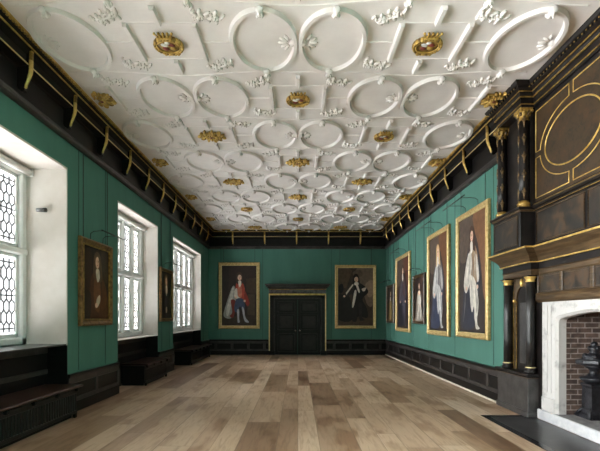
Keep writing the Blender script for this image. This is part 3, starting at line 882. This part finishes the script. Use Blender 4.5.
# centre of the overmantel
YA, YZ = 6.60, mir(6.60)
m = MB(); m.box((FX, YZ, 2.565), (FX+.25, YA, 3.17), BK); cd = m.build('overmantel_base', cp)
for a, b in ((6.52, 5.46), (5.36, mir(6.52))):
    m = MB(); m.box((FX-.012, b, 2.64), (FX+.01, a, 3.06), M['painted']); pn = m.build('painted_panel', cp)
    m = MB(); m.tube([(FX-.010, u, v) for u, v in ((a+.015, 2.625), (b-.015, 2.625), (b-.015, 3.075), (a+.015, 3.075))], .010, BW, 4, True); m.build('panel_moulding', pn)
m = MB(); m.sweep([(FX, YA), (FX, YZ)], [(-.05, 3.10), (.015, 3.10), (.03, 3.12), (.03, 3.14), (.06, 3.15), (.06, 3.175), (.03, 3.20), (.02, 3.22), (-.05, 3.22)], BK); lg = m.build('ledge', cp)
gold_line(lg, [(FX-.03, YA-.01, 3.112), (FX-.03, YZ+.01, 3.112)], .006, GDk); gold_line(lg, [(FX-.026, YA-.01, 3.205), (FX-.026, YZ+.01, 3.205)], .006, GDk)
m = MB(); m.box((FX, YZ, 3.17), (FX+.25, YA, 4.66), BK); m.box((FX-.006, YZ+.03, 3.24), (FX+.01, YA-.03, 4.60), M['arab']); om = m.build('overmantel_panel', cp)
OY, OZ, OA, OB = 5.71, 3.925, .60, .375
gx = FX-.010
def oval_pts(a, b, t0=0, t1=2*PI, n=56): return [(gx, OY+a*math.cos(t0+(t1-t0)*i/n), OZ+b*math.sin(t0+(t1-t0)*i/n)) for i in range(n+1)]
m = MB(); m.prism([(p[1], p[2]) for p in oval_pts(OA-.02, OB-.02)[:-1]], lambda u, v, d: (d, u, v), FX-.016, FX, M['arab']); ov = m.build('oval_field', om)
gold_line(ov, oval_pts(OA, OB)[:-1], .0105, GO, True)
gold_line(ov, oval_pts(OA-.06, OB-.05)[:-1], .006, GDk, True)
F0, F1, FZ0, FZ1 = 6.555, 4.865, 3.285, 4.575
sw = .045                     # half width of the straps joining oval and frame
A2, B2 = OA+.13, OB+.12
def corner(sy, sz):
    y_e = F0 if sy > 0 else F1; z_e = FZ1 if sz > 0 else FZ0
    ta = math.asin(sw/B2); tb = PI/2-math.asin(sw/A2)
    arc = [(gx, OY+sy*A2*math.cos(ta+(tb-ta)*i/14), OZ+sz*B2*math.sin(ta+(tb-ta)*i/14)) for i in range(15)]
    arc = [(x, min(max(y, F1), F0), z) for x, y, z in arc]
    return [(gx, y_e, OZ+sz*sw)] + arc + [(gx, OY+sy*sw, z_e), (gx, y_e, z_e)]
for sy in (1, -1):
    for sz in (1, -1): gold_line(om, corner(sy, sz), .008, M['gold'], True)
gold_line(om, [(gx, 4.81, FZ0), (gx, mir(6.555), FZ0), (gx, mir(6.555), FZ1), (gx, 4.81, FZ1)], .012, GO, True)
# top entablature up to the ceiling
p3 = plan(3.34, 7.36, 6.58, 3.53)
m = MB(); m.sweep(p3, [(-.25, 4.66), (0, 4.66), (.0, 4.70), (.015, 4.71), (.015, 4.79), (.03, 4.80), (.05, 4.83), (.055, 4.87), (.10, 4.90), (.10, 4.93), (.135, 4.945), (.15, 4.975), (.155, CEIL), (-.25, CEIL)], BK); ent = m.build('overmantel_cornice', cp)
for o, z, r in ((.0, 4.703, .007), (.03, 4.797, .008), (.053, 4.868, .006)):
    m = MB(); m.sweep(p3, [(o-.004, z-r), (o+.012, z-r), (o+.012, z+r), (o-.004, z+r)], GDk); m.build('gilt_line', ent)
m = MB()
def drops(x, ya_, yb_):
    yy = min(ya_, yb_)+.04
    while yy < max(ya_, yb_)-.03: m.box((x-.122, yy, 4.905), (x-.09, yy+.035, 4.938), BK); m.ell((x-.124, yy+.017, 4.915), (.008, .010, .010), GDk, 6, 4); yy += .075
drops(3.34, 6.50, 7.44); drops(3.53, YZ+.1, YA-.1); drops(3.34, mir(6.50), mir(7.44))
m.build('dentil_course', ent)

# ------------------------------------------------------------------ stone fire surround, firebox, kerb, hearth
ss = thing('stone_fire_surround', 'pale carved limestone fire surround with low pointed arch', 'fireplace surround', (XC, YC, .15))
AH = .764; KZ = .15
half_arch = [(AH, KZ), (AH, 1.43), (AH-.012, 1.475), (AH-.05, 1.50), (AH-.12, 1.515), (.30, 1.563), (0, 1.59)]
left = [(YC+.03+u if u < .5 else YC+u, z) for u, z in half_arch]
right = [(YC+.03-u if u < .5 else YC-u, z) for u, z in half_arch[:-1]][::-1]
opening = left+right
m = MB(); OH = 1.118
outer = [(YC-OH, KZ), (YC-OH, 1.742), (YC+OH, 1.742), (YC+OH, KZ)]
poly = outer+opening        # outer ccw then the opening back
ch = .035
def sfn(u, v, d): return (d, u, v)
op2 = [(YC+.0+(u-YC)*(1+ch/AH), v+(ch if v > 1.4 else 0)) for u, v in opening]
m.prism(outer+op2, sfn, XC+.005, XC+.04, M['white_stone']); m.prism(outer+opening, sfn, XC+.0395, XC+.145, M['white_stone'])
n = len(opening)
m.add([sfn(u, v, XC+.005) for u, v in op2]+[sfn(u, v, XC+.0395) for u, v in opening], [(i, i+1, n+i+1, n+i) for i in range(n-1)], M['white_stone'])
m.build('arch_stone', ss)
for s in (1, -1):
    for u in (.875, .985): m = MB(); m.box((XC-.004, YC+s*(u-.006), KZ+.28), (XC+.008, YC+s*(u+.006), 1.70), M['white_stone']); m.build('stop_moulding', ss)
    m = MB(); m.box((XC-.012, YC+s*(AH+.04), KZ), (XC+.01, YC+s*OH, KZ+.2), M['white_stone'], .008); m.build('plinth_block', ss)
fb = MB()
fy0, fy1 = YC-AH, YC+AH; bx = 4.62
fb.box((XC+.145, fy1, KZ-.05), (bx, fy1+.15, 2.6), M['brick']); fb.box((XC+.145, fy0-.15, KZ-.05), (bx, fy0, 2.6), M['brick'])
fb.box((bx, fy0-.15, KZ-.05), (bx+.15, fy1+.15, 2.6), M['brick']); fb.box((XC+.145, fy0-.15, 2.6), (bx+.15, fy1+.15, 2.7), M['brick'])
fb.box((XC+.146, fy0-.15, 1.62), (XC+.24, fy1+.15, 2.6), M['brick'])
struct(fb.build('wall_firebox'))
m = MB(); m.box((XC+.0, mir(6.615), 0), (bx, 6.615, KZ-.002), M['hearth_grey'], .004)
struct(m.build('floor_firebox'))
m = MB(); m.box((3.585, mir(6.605), 0.003), (XC+.005, 6.605, KZ), M['kerb'], .012); tag(m.build('hearth_kerb'), 'white stone kerb along the front of the fireplace', 'kerb')
m = MB(); sx0, sx1, sy0, sy1 = 2.82, 3.585, mir(6.80), 6.80
m.box((sx0+.10, sy0+.10, 0), (sx1, sy1-.10, .004), M['slab'])
for a, b in (((sx0, sy0, 0), (sx0+.10, sy1, .0045)), ((sx0+.1, sy0, 0), (sx1, sy0+.1, .0045)), ((sx0+.1, sy1-.1, 0), (sx1, sy1, .0045))): m.box(a, b, M['slab_edge'])
tag(m.build('hearth_slab'), 'black slate hearth slab set into the oak floor before the fireplace', 'hearth')

# firedog
FDX, FDY = 4.02, 5.97
fd = thing('firedog', 'tall black cast iron firedog with finial standing on the hearth', 'firedog', (FDX, FDY, KZ))
m = MB()
m.lathe((FDX, FDY, 0), [(.15, KZ), (.15, .20), (.125, .215), (.12, .26), (.105, .28), (.10, .56), (.12, .60), (.105, .62)], M['iron'], 4, sq=True, smooth=False)
m.build('base', fd)
m = MB()
m.lathe((FDX, FDY, 0), [(.105, .62), (.16, .66), (.18, .685), (.17, .70), (.09, .72), (.06, .76), (.058, .80), (.10, .83), (.14, .86)], M['iron'], 16); m.build('shaft', fd)
m = MB(); m.lathe((FDX, FDY, 0), [(.14, .86), (.195, .875), (.205, .90), (.20, .935), (.15, .945)], M['iron'], 8, sq=True, smooth=False)
m.build('platform', fd)
m = MB(); m.lathe((FDX, FDY, 0), [(.15, .945), (.14, .965), (.13, 1.0), (.07, 1.02), (.055, 1.05), (.075, 1.08), (.07, 1.11), (.035, 1.125), (.045, 1.15), (.03, 1.175), (.004, 1.19)], M['iron'], 14)
for i in range(6):
    an = PI/3*i; m.ell((FDX+.115*math.cos(an), FDY+.115*math.sin(an), .985), (.04, .04, .04), M['iron'], 8, 6)
for s in (-1, 1): m.ell((FDX, FDY+s*.06, 1.10), (.025, .035, .03), M['iron'], 8, 6); m.ell((FDX+s*.06, FDY, 1.10), (.035, .025, .03), M['iron'], 8, 6)
m.build('finial', fd)
m = MB(); m.tube([(FDX+.1, FDY, .42), (FDX+.45, FDY, .42), (FDX+.5, FDY, .36), (FDX+.5, FDY, KZ)], .022, M['iron'], 6); m.build('billet_bar', fd)
m = MB()
for s in (-1, 1): m.tube([(FDX-.06, FDY+s*.06, .30), (FDX-.13, FDY+s*.10, .24), (FDX-.15, FDY+s*.15, KZ+.015)], [.03, .026, .03], M['iron'], 6)
m.build('claw_feet', fd)

# ------------------------------------------------------------------ security camera in the first window reveal
scx, scz = -3.95, E+106*6.84/440
c = thing('security_camera', 'small grey camera with black end on the nearest window reveal', 'camera', (scx, 6.83, scz))
m = MB(); m.lathe((scx, 6.775, scz), [(.026, -.075), (.030, -.07), (.030, .03)], M['grey_plastic'], 14, 'X'); m.build('body', c)
m = MB(); m.lathe((scx, 6.775, scz), [(.034, .03), (.034, .075), (.024, .078)], M['black_plastic'], 14, 'X'); m.build('lens', c)
m = MB(); m.lathe((scx, 0, scz+.0), [(.01, 6.79), (.01, 6.832), (.022, 6.834), (.022, 6.84)], M['white_plastic'], 10, 'Y'); m.build('mount', c)

# ------------------------------------------------------------------ portraits
def basis(wall, a):
    """returns P(u, v, n); u to the viewer's right in metres from the picture's left edge, v up, n out of the wall"""
    if wall == 'back': return lambda u, v, n: (a+u, YB-n, v)
    if wall == 'right': return lambda u, v, n: (XR-n, a-u, v)
    return lambda u, v, n: (XL+n, a+u, v)
def ellipse(cx, cy, a, b, rot=0, n=20):
    return [(cx+a*math.cos(2*PI*i/n)*math.cos(rot)-b*math.sin(2*PI*i/n)*math.sin(rot), cy+a*math.cos(2*PI*i/n)*math.sin(rot)+b*math.sin(2*PI*i/n)*math.cos(rot)) for i in range(n)]
def portrait(label, wall, a, w, z0, z1, layers, frame='gold', fw=.12, lamp=1, plate=False, name='portrait_painting', rods=True):
    P = basis(wall, a); h = z1-z0
    root = thing(name, label, 'painting', P(w/2, z0, .01), 'framed portraits on the green walls')
    F = {'gold': M['frame_gold'], 'dark': M['frame_dark'], 'brown': M['frame_brown']}[frame]; F2 = {'gold': M['gold_pale'], 'dark': M['frame_brown'], 'brown': M['gold_dark']}[frame]
    # frame: mitred mouldings
    prof = [(0, .012), (0, .05), (.01, .065), (.25, .085), (.45, .07), (.62, .055), (.8, .052), (.9, .06), (1, .045), (1, .015)]
    def ring(pr, mat, m):
        vs = []; fs = []; k = len(pr)
        for cu, cv, su, sv in ((0, z0, 1, 1), (w, z0, -1, 1), (w, z1, -1, -1), (0, z1, 1, -1)):
            for d, n in pr: vs.append(P(cu+su*d*fw, cv+sv*d*fw, n))
        for i in range(4):
            i2 = (i+1) % 4
            for j in range(k): j2 = (j+1) % k; fs.append((i*k+j, i*k+j2, i2*k+j2, i2*k+j))
        m.add(vs, fs, mat)
    m = MB(); ring(prof, F, m); fo = m.build('picture_frame', root)
    m = MB(); ring([(.84, .05), (.86, .068), (.98, .066), (1.0, .045)], F2, m); m.build('inner_slip', fo)
    if plate: 
        m = MB(); cu = w/2; m.box(P(cu-.20, z0+.03, .055), P(cu+.20, z0+.09, .075), M['gold_pale'], .004); m.build('name_plate', fo)
    m = MB(); iw, ih = w-2*fw, h-2*fw
    q = lambda u, v, n: P(fw+u*iw, z0+fw+v*ih, n)
    m.box(P(fw-.01, z0+fw-.01, .02), P(w-fw+.01, z1-fw+.01, .034), layers[0][0])
    for i, (mat, poly) in enumerate(layers[1:]):
        poly = [(min(max(u, 0), 1), min(max(v, 0), 1)) for u, v in poly]
        m.flat(poly, q, .0345+.0005*i, mat)
    m.build('canvas', root)
    if rods:
        for u in (.12*w, .88*w):
            m = MB(); m.tube([P(u, z1-.05, .03), P(u, 4.26, .03)], .006, M['bronze_wire'], 6); m.build('hanging_rod', root)
    if lamp:
        m = MB(); zz = z1+.10; out = .42 if lamp > 1 else .34
        for u in (.30*w, .70*w): m.tube([P(u, z1-.04, .04), P(u, zz, .05), P(u, zz+.035, .10), P(u, zz+.045, .2), P(u, zz+.04, out-.05), P(u, zz+.02, out)], .0055, M['bronze_wire'], 6)
        m.tube([P(.12*w, zz+.015, out), P(.88*w, zz+.015, out)], .010, M['bronze_wire'], 8); m.build('picture_light', root)
    return root
SP = smooth_poly
skin = paint(222, 186, 160); skin2 = paint(196, 152, 126); dk = paint(22, 17, 15); eye = paint(40, 28, 22); lip = paint(150, 80, 70)
def face(cx, cy, r, rot=0, s=skin, asp=1.0):
    """cx, cy canvas units; r half-height; asp corrects for the canvas aspect (u units are narrower)"""
    rx = r*.72*asp
    return [(s, ellipse(cx, cy, rx, r)), (skin2, ellipse(cx+rx*.55, cy-r*.1, rx*.42, r*.7)), (s, ellipse(cx+rx*.05, cy-.02*r, rx*.72, r*.85)),
            (eye, ellipse(cx-rx*.35, cy+r*.12, rx*.16, r*.07, n=10)), (eye, ellipse(cx+rx*.33, cy+r*.12, rx*.16, r*.07, n=10)),
            (skin2, [(cx-rx*.02, cy+r*.1), (cx+rx*.14, cy-r*.22), (cx-rx*.12, cy-r*.22)]), (lip, ellipse(cx, cy-r*.45, rx*.26, r*.08, n=10)),
            (eye, ellipse(cx-rx*.35, cy+r*.28, rx*.22, r*.035, n=8)), (eye, ellipse(cx+rx*.33, cy+r*.28, rx*.22, r*.035, n=8))]
def wig(cx, cy, r, mat, asp, length=2.2):
    w_ = r*1.25*asp
    return (mat, SP([(cx, cy+r*1.35), (cx+w_*.8, cy+r*.9), (cx+w_*1.0, cy-r*.2), (cx+w_*1.15, cy-r*length*.7), (cx+w_*.7, cy-r*length), (cx, cy-r*length*.55), (cx-w_*.7, cy-r*length), (cx-w_*1.15, cy-r*length*.7), (cx-w_*1.0, cy-r*.2), (cx-w_*.8, cy+r*.9)]))
AF = 1.7   # aspect factor: canvas height/width for full-lengths
# far wall, red and silver robes
L1_ = [(paint(44, 33, 28), None),
  (paint(58, 47, 38), [(0, .0), (1, 0), (1, .17), (0, .14)]), (paint(62, 48, 37), [(.70, .55), (1, .52), (1, .80), (.70, .78)]), (paint(36, 28, 25), [(0, .6), (.18, .55), (.22, 1), (0, 1)]),
  (paint(72, 60, 48), [(.74, .17), (.95, .17), (.95, .52), (.74, .52)]),
  (paint(150, 150, 146), SP([(.36, .66), (.28, .62), (.16, .42), (.05, .20), (.10, .13), (.26, .12), (.36, .22), (.42, .50)])),
  (paint(196, 194, 188), SP([(.34, .64), (.28, .60), (.20, .42), (.12, .22), (.18, .16), (.24, .28), (.32, .48)])),
  (paint(120, 45, 36), SP([(.26, .42), (.30, .22), (.22, .16), (.34, .14), (.40, .40)])),
  (paint(140, 50, 40), SP([(.62, .62), (.72, .52), (.80, .38), (.74, .32), (.66, .40), (.58, .46)])),
  (paint(168, 66, 50), SP([(.42, .71), (.58, .72), (.66, .62), (.64, .50), (.62, .42), (.44, .42), (.40, .55)])),
  (paint(196, 120, 96), SP([(.47, .66), (.56, .66), (.58, .50), (.50, .44), (.46, .54)])),
  (paint(214, 206, 196), SP([(.36, .58), (.44, .62), (.46, .50), (.52, .46), (.46, .44), (.36, .48)])),
  (paint(60, 72, 98), SP([(.42, .44), (.62, .44), (.66, .30), (.60, .24), (.52, .32), (.46, .22), (.36, .26)])),
  (paint(172, 172, 180), SP([(.44, .26), (.50, .26), (.50, .12), (.52, .06), (.46, .05), (.45, .12)])),
  (paint(172, 172, 180), SP([(.58, .30), (.64, .28), (.68, .14), (.78, .06), (.72, .05), (.64, .10)])),
  (paint(66, 48, 38), SP([(.42, .85), (.48, .89), (.56, .88), (.60, .82), (.60, .72), (.56, .69), (.46, .69), (.42, .74)]))] + face(.515, .80, .048, asp=AF) + [(paint(228, 220, 208), SP([(.48, .745), (.55, .745), (.56, .68), (.51, .64), (.48, .69)])), (skin, ellipse(.66, .41, .03, .02)), (skin, ellipse(.40, .47, .03, .018))]
k = 440/17.6; bx_ = lambda p: (p-298)/k; bz_ = lambda p: E+(317-p)/k
portrait('full-length portrait of a figure in red and silver robes, gilt frame, beside the black door', 'back', bx_(218.3), bx_(259.6)-bx_(218.3), bz_(328.8), bz_(262.2), L1_, lamp=0, plate=True, fw=.13)
# far wall, black armour
L2_ = [(paint(62, 50, 42), None),
  (paint(110, 94, 80), SP([(.55, 1), (1, 1), (1, .40), (.85, .35), (.72, .55), (.50, .78)])), (paint(142, 122, 104), SP([(.78, .72), (1, .78), (1, .55), (.86, .50)])), (paint(96, 82, 70), SP([(.42, .92), (.62, .97), (.70, .88), (.52, .82)])),
  (paint(84, 66, 52), [(0, .62), (.24, .66), (.40, .95), (.30, 1), (0, 1)]),
  (paint(72, 58, 46), [(0, 0), (1, 0), (1, .13), (0, .10)]), (paint(26, 22, 21), SP([(.0, .12), (.0, .50), (.14, .54), (.34, .48), (.40, .10)])),
  (paint(24, 22, 24), SP([(.02, .68), (.12, .73), (.16, .64), (.10, .56), (.03, .58)])),
  (paint(20, 18, 19), SP([(.38, .66), (.46, .74), (.62, .74), (.80, .66), (.86, .58), (.74, .50), (.70, .44), (.82, .30), (.84, .14), (.60, .16), (.44, .12), (.38, .30), (.42, .46)])),
  (paint(28, 25, 26), SP([(.44, .40), (.52, .38), (.54, .10), (.44, .07), (.40, .12)])), (paint(34, 30, 31), SP([(.58, .38), (.68, .38), (.68, .16), (.76, .10), (.62, .09), (.60, .20)])),
  (paint(40, 36, 37), SP([(.44, .70), (.38, .62), (.24, .56), (.16, .52), (.18, .48), (.36, .54), (.46, .62)])),
  (paint(225, 216, 205), SP([(.49, .74), (.53, .76), (.62, .60), (.58, .58)])), (paint(215, 208, 198), SP([(.47, .60), (.53, .58), (.45, .34), (.40, .34)])),
  (paint(205, 192, 178), [(.22, .565), (.24, .535), (.46, .72), (.44, .74)]), (paint(200, 186, 172), SP([(.68, .64), (.80, .66), (.76, .60), (.70, .60)])),
  (skin, ellipse(.18, .51, .03, .018)),
  (paint(30, 22, 19), SP([(.44, .86), (.50, .90), (.57, .88), (.61, .80), (.63, .71), (.57, .72), (.48, .72), (.42, .72)]))] + face(.52, .80, .046, asp=AF) + [(paint(225, 216, 205), SP([(.48, .75), (.57, .75), (.58, .71), (.52, .70), (.46, .71)]))]
portrait('full-length portrait of a figure in black armour with white sash, gilt frame', 'back', bx_(335.1), bx_(376.4)-bx_(335.1), bz_(328.7), bz_(264.8), L2_, lamp=0, fw=.12)
# right wall
def robed(bg, robe, robe2, hair, inner, drape=None, extra=(), robe_tones=None):
    robe_tones = robe_tones or (robe, robe2)
    ls = [(bg, None), (paint(84, 70, 62), SP([(0, 1), (.5, 1), (.52, .75), (.30, .62), (0, .66)])), (paint(50, 40, 34), [(0, 0), (1, 0), (1, .12), (0, .10)])]
    if drape: ls.append((drape, SP([(.55, 1), (1, 1), (1, .35), (.9, .30), (.82, .55), (.70, .75), (.60, .85)])))
    ls += [(robe2, SP([(.40, .74), (.26, .60), (.20, .42), (.12, .18), (.10, .04), (.36, .02), (.60, .06), (.74, .28), (.80, .50), (.66, .72)])),
      (inner, SP([(.44, .73), (.62, .73), (.72, .60), (.70, .44), (.50, .40), (.44, .55)])),
      (robe, SP([(.44, .72), (.32, .64), (.22, .50), (.19, .40), (.28, .34), (.42, .42), (.50, .58)])),
      (robe, SP([(.42, .47), (.56, .47), (.68, .38), (.74, .24), (.68, .12), (.60, .11), (.58, .22), (.50, .17), (.44, .28)])),
      (robe, SP([(.60, .16), (.68, .16), (.70, .07), (.78, .038), (.66, .03), (.62, .08)])),
      (robe, SP([(.64, .66), (.72, .58), (.76, .46), (.70, .42), (.66, .52)]))]
    lt, dkr = robe_tones
    for (u0, v0, u1, v1, w_, mt) in ((.38, .66, .26, .42, .02, lt), (.44, .64, .34, .40, .014, dkr), (.48, .45, .50, .22, .014, dkr), (.55, .45, .62, .16, .016, lt), (.62, .40, .68, .18, .012, dkr), (.50, .68, .52, .46, .012, dkr), (.26, .36, .18, .10, .018, dkr), (.36, .32, .32, .06, .016, robe2), (.74, .36, .64, .14, .012, dkr), (.58, .70, .62, .48, .012, lt)):
        um, vm = (u0+u1)/2+.015, (v0+v1)/2
        ls.append((mt, SP([(u0, v0), (um+w_, vm), (u1+w_*.6, v1), (u1, v1-.01), (um-w_*.3, vm)])))
    ls += list(extra)
    ls += [(hair, SP([(.42, .87), (.49, .91), (.57, .88), (.60, .80), (.63, .68), (.56, .70), (.46, .70), (.39, .68), (.41, .80)]))]
    ls += face(.505, .82, .045, asp=1.65) + [(paint(222, 214, 204), SP([(.47, .77), (.54, .77), (.55, .70), (.50, .67), (.46, .71)])), (skin, ellipse(.72, .38, .032, .018)), (skin, ellipse(.32, .38, .032, .018))]
    return ls
XP = XR
L3_ = robed(paint(50, 40, 37), paint(206, 200, 190), paint(40, 42, 56), paint(74, 50, 36), paint(150, 124, 96), paint(118, 82, 56), (), (paint(238, 232, 222), paint(120, 116, 114)))
portrait('large full-length portrait in white and navy robes, gilt frame, next to the chimneypiece', 'right', 9.70, 1.62, 1.09, 3.70, L3_, lamp=2)
L4_ = robed(paint(48, 36, 32), paint(186, 184, 182), paint(56, 62, 84), paint(206, 174, 124), paint(104, 98, 100), paint(110, 74, 50), (), (paint(220, 218, 216), paint(84, 88, 108)))
portrait('full-length portrait in blue and white robes with fair hair, gilt frame, second from the chimneypiece', 'right', 11.86, 1.66, 1.06, 3.68, L4_, lamp=2)
L5_ = [(paint(44, 32, 28), None), (paint(70, 50, 42), SP([(.6, 1), (1, 1), (1, .4), (.8, .5)])),
  (paint(150, 140, 130), SP([(.36, .66), (.24, .50), (.22, .32), (.14, .08), (.16, .0), (.84, .0), (.82, .12), (.70, .34), (.72, .50), (.60, .66)])),
  (paint(206, 198, 188), SP([(.40, .66), (.32, .50), (.36, .34), (.28, .10), (.40, .04), (.50, .30), (.56, .54), (.54, .66)])),
  (paint(214, 208, 200), SP([(.58, .60), (.68, .48), (.62, .34), (.70, .10), (.58, .06), (.54, .34)])),
  (skin, SP([(.42, .72), (.56, .72), (.62, .64), (.50, .58), (.38, .64)])),
  (paint(60, 40, 30), SP([(.40, .84), (.49, .92), (.58, .84), (.60, .68), (.54, .70), (.44, .70), (.38, .68)]))] + face(.49, .80, .07, asp=1.3) + [(skin, ellipse(.62, .34, .05, .025))]
portrait('small portrait of a figure in a white gown, dark frame, between two gilt-framed portraits', 'right', 13.36, 1.21, 1.32, 2.76, L5_, frame='dark', fw=.09)
L6_ = robed(paint(50, 36, 34), paint(74, 70, 84), paint(30, 32, 44), paint(60, 44, 36), paint(88, 60, 56), paint(96, 62, 50), (), (paint(120, 116, 126), paint(28, 28, 38)))
portrait('full-length portrait in dark blue robes, gilt frame, between the two small dark-framed portraits', 'right', 15.70, 1.93, 1.03, 3.60, L6_)
L7_ = [(paint(40, 30, 26), None), (paint(90, 72, 46), SP([(.34, .62), (.20, .40), (.16, .0), (.84, .0), (.78, .42), (.62, .62)])), (paint(178, 152, 96), SP([(.42, .62), (.36, .40), (.40, .06), (.60, .06), (.62, .40), (.56, .62)])),
  (paint(66, 46, 34), SP([(.38, .84), (.49, .93), (.60, .84), (.64, .62), (.54, .66), (.44, .66), (.34, .62)]))] + face(.49, .80, .07, asp=1.3) + [(paint(222, 214, 200), SP([(.43, .70), (.55, .70), (.56, .60), (.42, .60)]))]
portrait('small portrait of a figure in gold and brown, dark frame, nearest the far corner', 'right', 17.36, 1.34, 1.29, 2.74, L7_, frame='dark', fw=.09)
# window wall
L8_ = [(paint(34, 27, 22), None), (paint(52, 38, 28), SP([(.06, .35), (.10, .9), (.30, .95), (.34, .5), (.2, .3)])), (paint(60, 46, 34), SP([(.7, 1), (1, 1), (1, .55), (.8, .6)])),
  (paint(78, 48, 30), SP([(.38, .64), (.28, .52), (.22, .30), (.24, .0), (.98, .0), (.95, .34), (.84, .54), (.68, .66)])),
  (paint(112, 72, 44), SP([(.46, .60), (.40, .40), (.44, .16), (.62, .10), (.68, .36), (.62, .58)])),
  (paint(92, 56, 34), SP([(.72, .60), (.88, .46), (.92, .24), (.76, .12), (.66, .20), (.74, .36)])),
  (paint(200, 186, 166), SP([(.54, .30), (.64, .34), (.66, .26), (.60, .20), (.52, .16), (.50, .24)])), (skin, ellipse(.50, .19, .05, .035)), (paint(44, 36, 30), SP([(.02, .0), (.02, .34), (.20, .40), (.30, .28), (.24, .0)])),
  (paint(96, 74, 54), SP([(.42, .90), (.54, .96), (.66, .90), (.72, .76), (.74, .58), (.64, .52), (.58, .60), (.48, .56), (.38, .58), (.38, .76)]))] + face(.54, .80, .085, asp=1.22) + [(paint(206, 196, 178), SP([(.48, .70), (.60, .70), (.62, .58), (.54, .52), (.48, .60)]))]
portrait('half-length portrait of a figure in brown coat and long wig, bronzed frame, between first windows', 'left', 7.17, 1.21, 1.37, 2.85, L8_, frame='brown', fw=.12)
L9_ = [(paint(26, 20, 18), None), (paint(24, 22, 26), SP([(.34, .60), (.20, .46), (.12, .20), (.10, 0), (.92, 0), (.88, .24), (.78, .48), (.62, .60)])), (paint(44, 40, 48), SP([(.44, .58), (.40, .3), (.44, .0), (.56, 0), (.60, .3), (.56, .58)])),
  (paint(176, 160, 136), SP([(.46, .22), (.58, .24), (.60, .14), (.48, .12)])), (paint(110, 86, 58), SP([(.38, .90), (.50, .96), (.62, .90), (.66, .70), (.62, .54), (.50, .60), (.40, .54), (.35, .70)]))] + face(.50, .80, .085, asp=1.22) + [(paint(224, 214, 196), SP([(.44, .70), (.56, .70), (.58, .56), (.50, .48), (.44, .56)]))]
portrait('small dark portrait with pale face, bronzed frame, between the second and third windows', 'left', 11.34, 1.12, 1.40, 2.82, L9_, frame='brown', fw=.09)

# ------------------------------------------------------------------ daylight
SIDE, SUN = 560, 14
W = bpy.data.worlds.new('overcast_daylight'); S.world = W; W.use_nodes = True
nt = W.node_tree; bg = nt.nodes['Background']
# bright hazy sky low in the west, dimmer overhead; unseen ground glow added to light the ceiling
tc = N(nt, 'ShaderNodeTexCoord')
dp = N(nt, 'ShaderNodeVectorMath', operation='DOT_PRODUCT'); L(nt, tc.outputs['Generated'], dp.inputs[0])
dp.inputs[1].default_value = Vector((-1, .28, .16)).normalized()
mr = N(nt, 'ShaderNodeMapRange'); mr.inputs['From Min'].default_value = .55; mr.inputs['From Max'].default_value = 1.0; mr.interpolation_type = 'SMOOTHSTEP'
L(nt, dp.outputs['Value'], mr.inputs['Value'])
sz = N(nt, 'ShaderNodeSeparateXYZ'); L(nt, tc.outputs['Generated'], sz.inputs[0])
gm = N(nt, 'ShaderNodeMapRange'); gm.inputs['From Min'].default_value = -.10; gm.inputs['From Max'].default_value = -.35; L(nt, sz.outputs['Z'], gm.inputs['Value'])
gx_ = N(nt, 'ShaderNodeMix', data_type='RGBA'); L(nt, gm.outputs['Result'], gx_.inputs[0])
L(nt, ramp(nt, mr.outputs['Result'], [(0, (.75, .76, .77)), (1, (1, 1, 1))]), gx_.inputs[6]); gx_.inputs[7].default_value = (10.2, 9.9, 9.7, 1)
L(nt, gx_.outputs[2], bg.inputs['Color'])
bg.inputs['Strength'].default_value = .8
sun = bpy.data.lights.new('hazy_west_sun', 'SUN'); sun.energy = SUN; sun.angle = math.radians(62); sun.color = (1, .995, .985)
so = bpy.data.objects.new('hazy_west_sun', sun); COL.objects.link(so); so.location = (-12, 10, 8)
so.rotation_euler = Vector((1, -.22, -.10)).to_track_quat('-Z', 'Y').to_euler()
def portal(name, loc, rot, sx, sy):
    l = bpy.data.lights.new(name, 'AREA'); l.shape = 'RECTANGLE'; l.size = sx; l.size_y = sy; l.cycles.is_portal = True
    o = bpy.data.objects.new(name, l); COL.objects.link(o); o.location = loc; o.rotation_euler = rot
for w in WIN[:3]: portal('window_area_light', (XL-T-.02, (w[0]+w[1])/2, (w[4]+HEAD)/2), (0, -PI/2, 0), HEAD-w[4], w[1]-w[0])
for w in WIN[3:]:  # fill lamps outside the two unseen windows, added to brighten the room
    l = bpy.data.lights.new('window_area_light', 'AREA'); l.shape = 'RECTANGLE'; l.size = HEAD-w[4]; l.size_y = w[1]-w[0]; l.energy = SIDE*(.75 if w[0] > 0 else 1.7); l.color = (1, 1, 1)
    o = bpy.data.objects.new('window_area_light', l); COL.objects.link(o); o.location = (XL-T-.05, (w[0]+w[1])/2, (w[4]+HEAD)/2); o.rotation_euler = (0, -PI/2+math.radians(6), 0); l.spread = math.radians(95)

# ------------------------------------------------------------------ camera and view
cam = bpy.data.cameras.new('camera'); co = bpy.data.objects.new('camera', cam); COL.objects.link(co)
co.location = (0, 0, E); co.rotation_euler = (PI/2, 0, 0)
cam.sensor_fit = 'HORIZONTAL'; cam.sensor_width = 36; cam.lens = 440/600*36
cam.shift_x = 2/600; cam.shift_y = (317-225.5)/600; cam.clip_start = .05
S.camera = co
S.view_settings.view_transform = 'Standard'; S.view_settings.look = 'None'; S.view_settings.gamma = 1; S.view_settings.use_curve_mapping = False
S.view_settings.exposure = 1.62
S.cycles.use_denoising = True
S.cycles.max_bounces = 12; S.cycles.diffuse_bounces = 8; S.cycles.transparent_max_bounces = 12
S.cycles.caustics_reflective = False; S.cycles.caustics_refractive = False
S.cycles.sample_clamp_indirect = 8
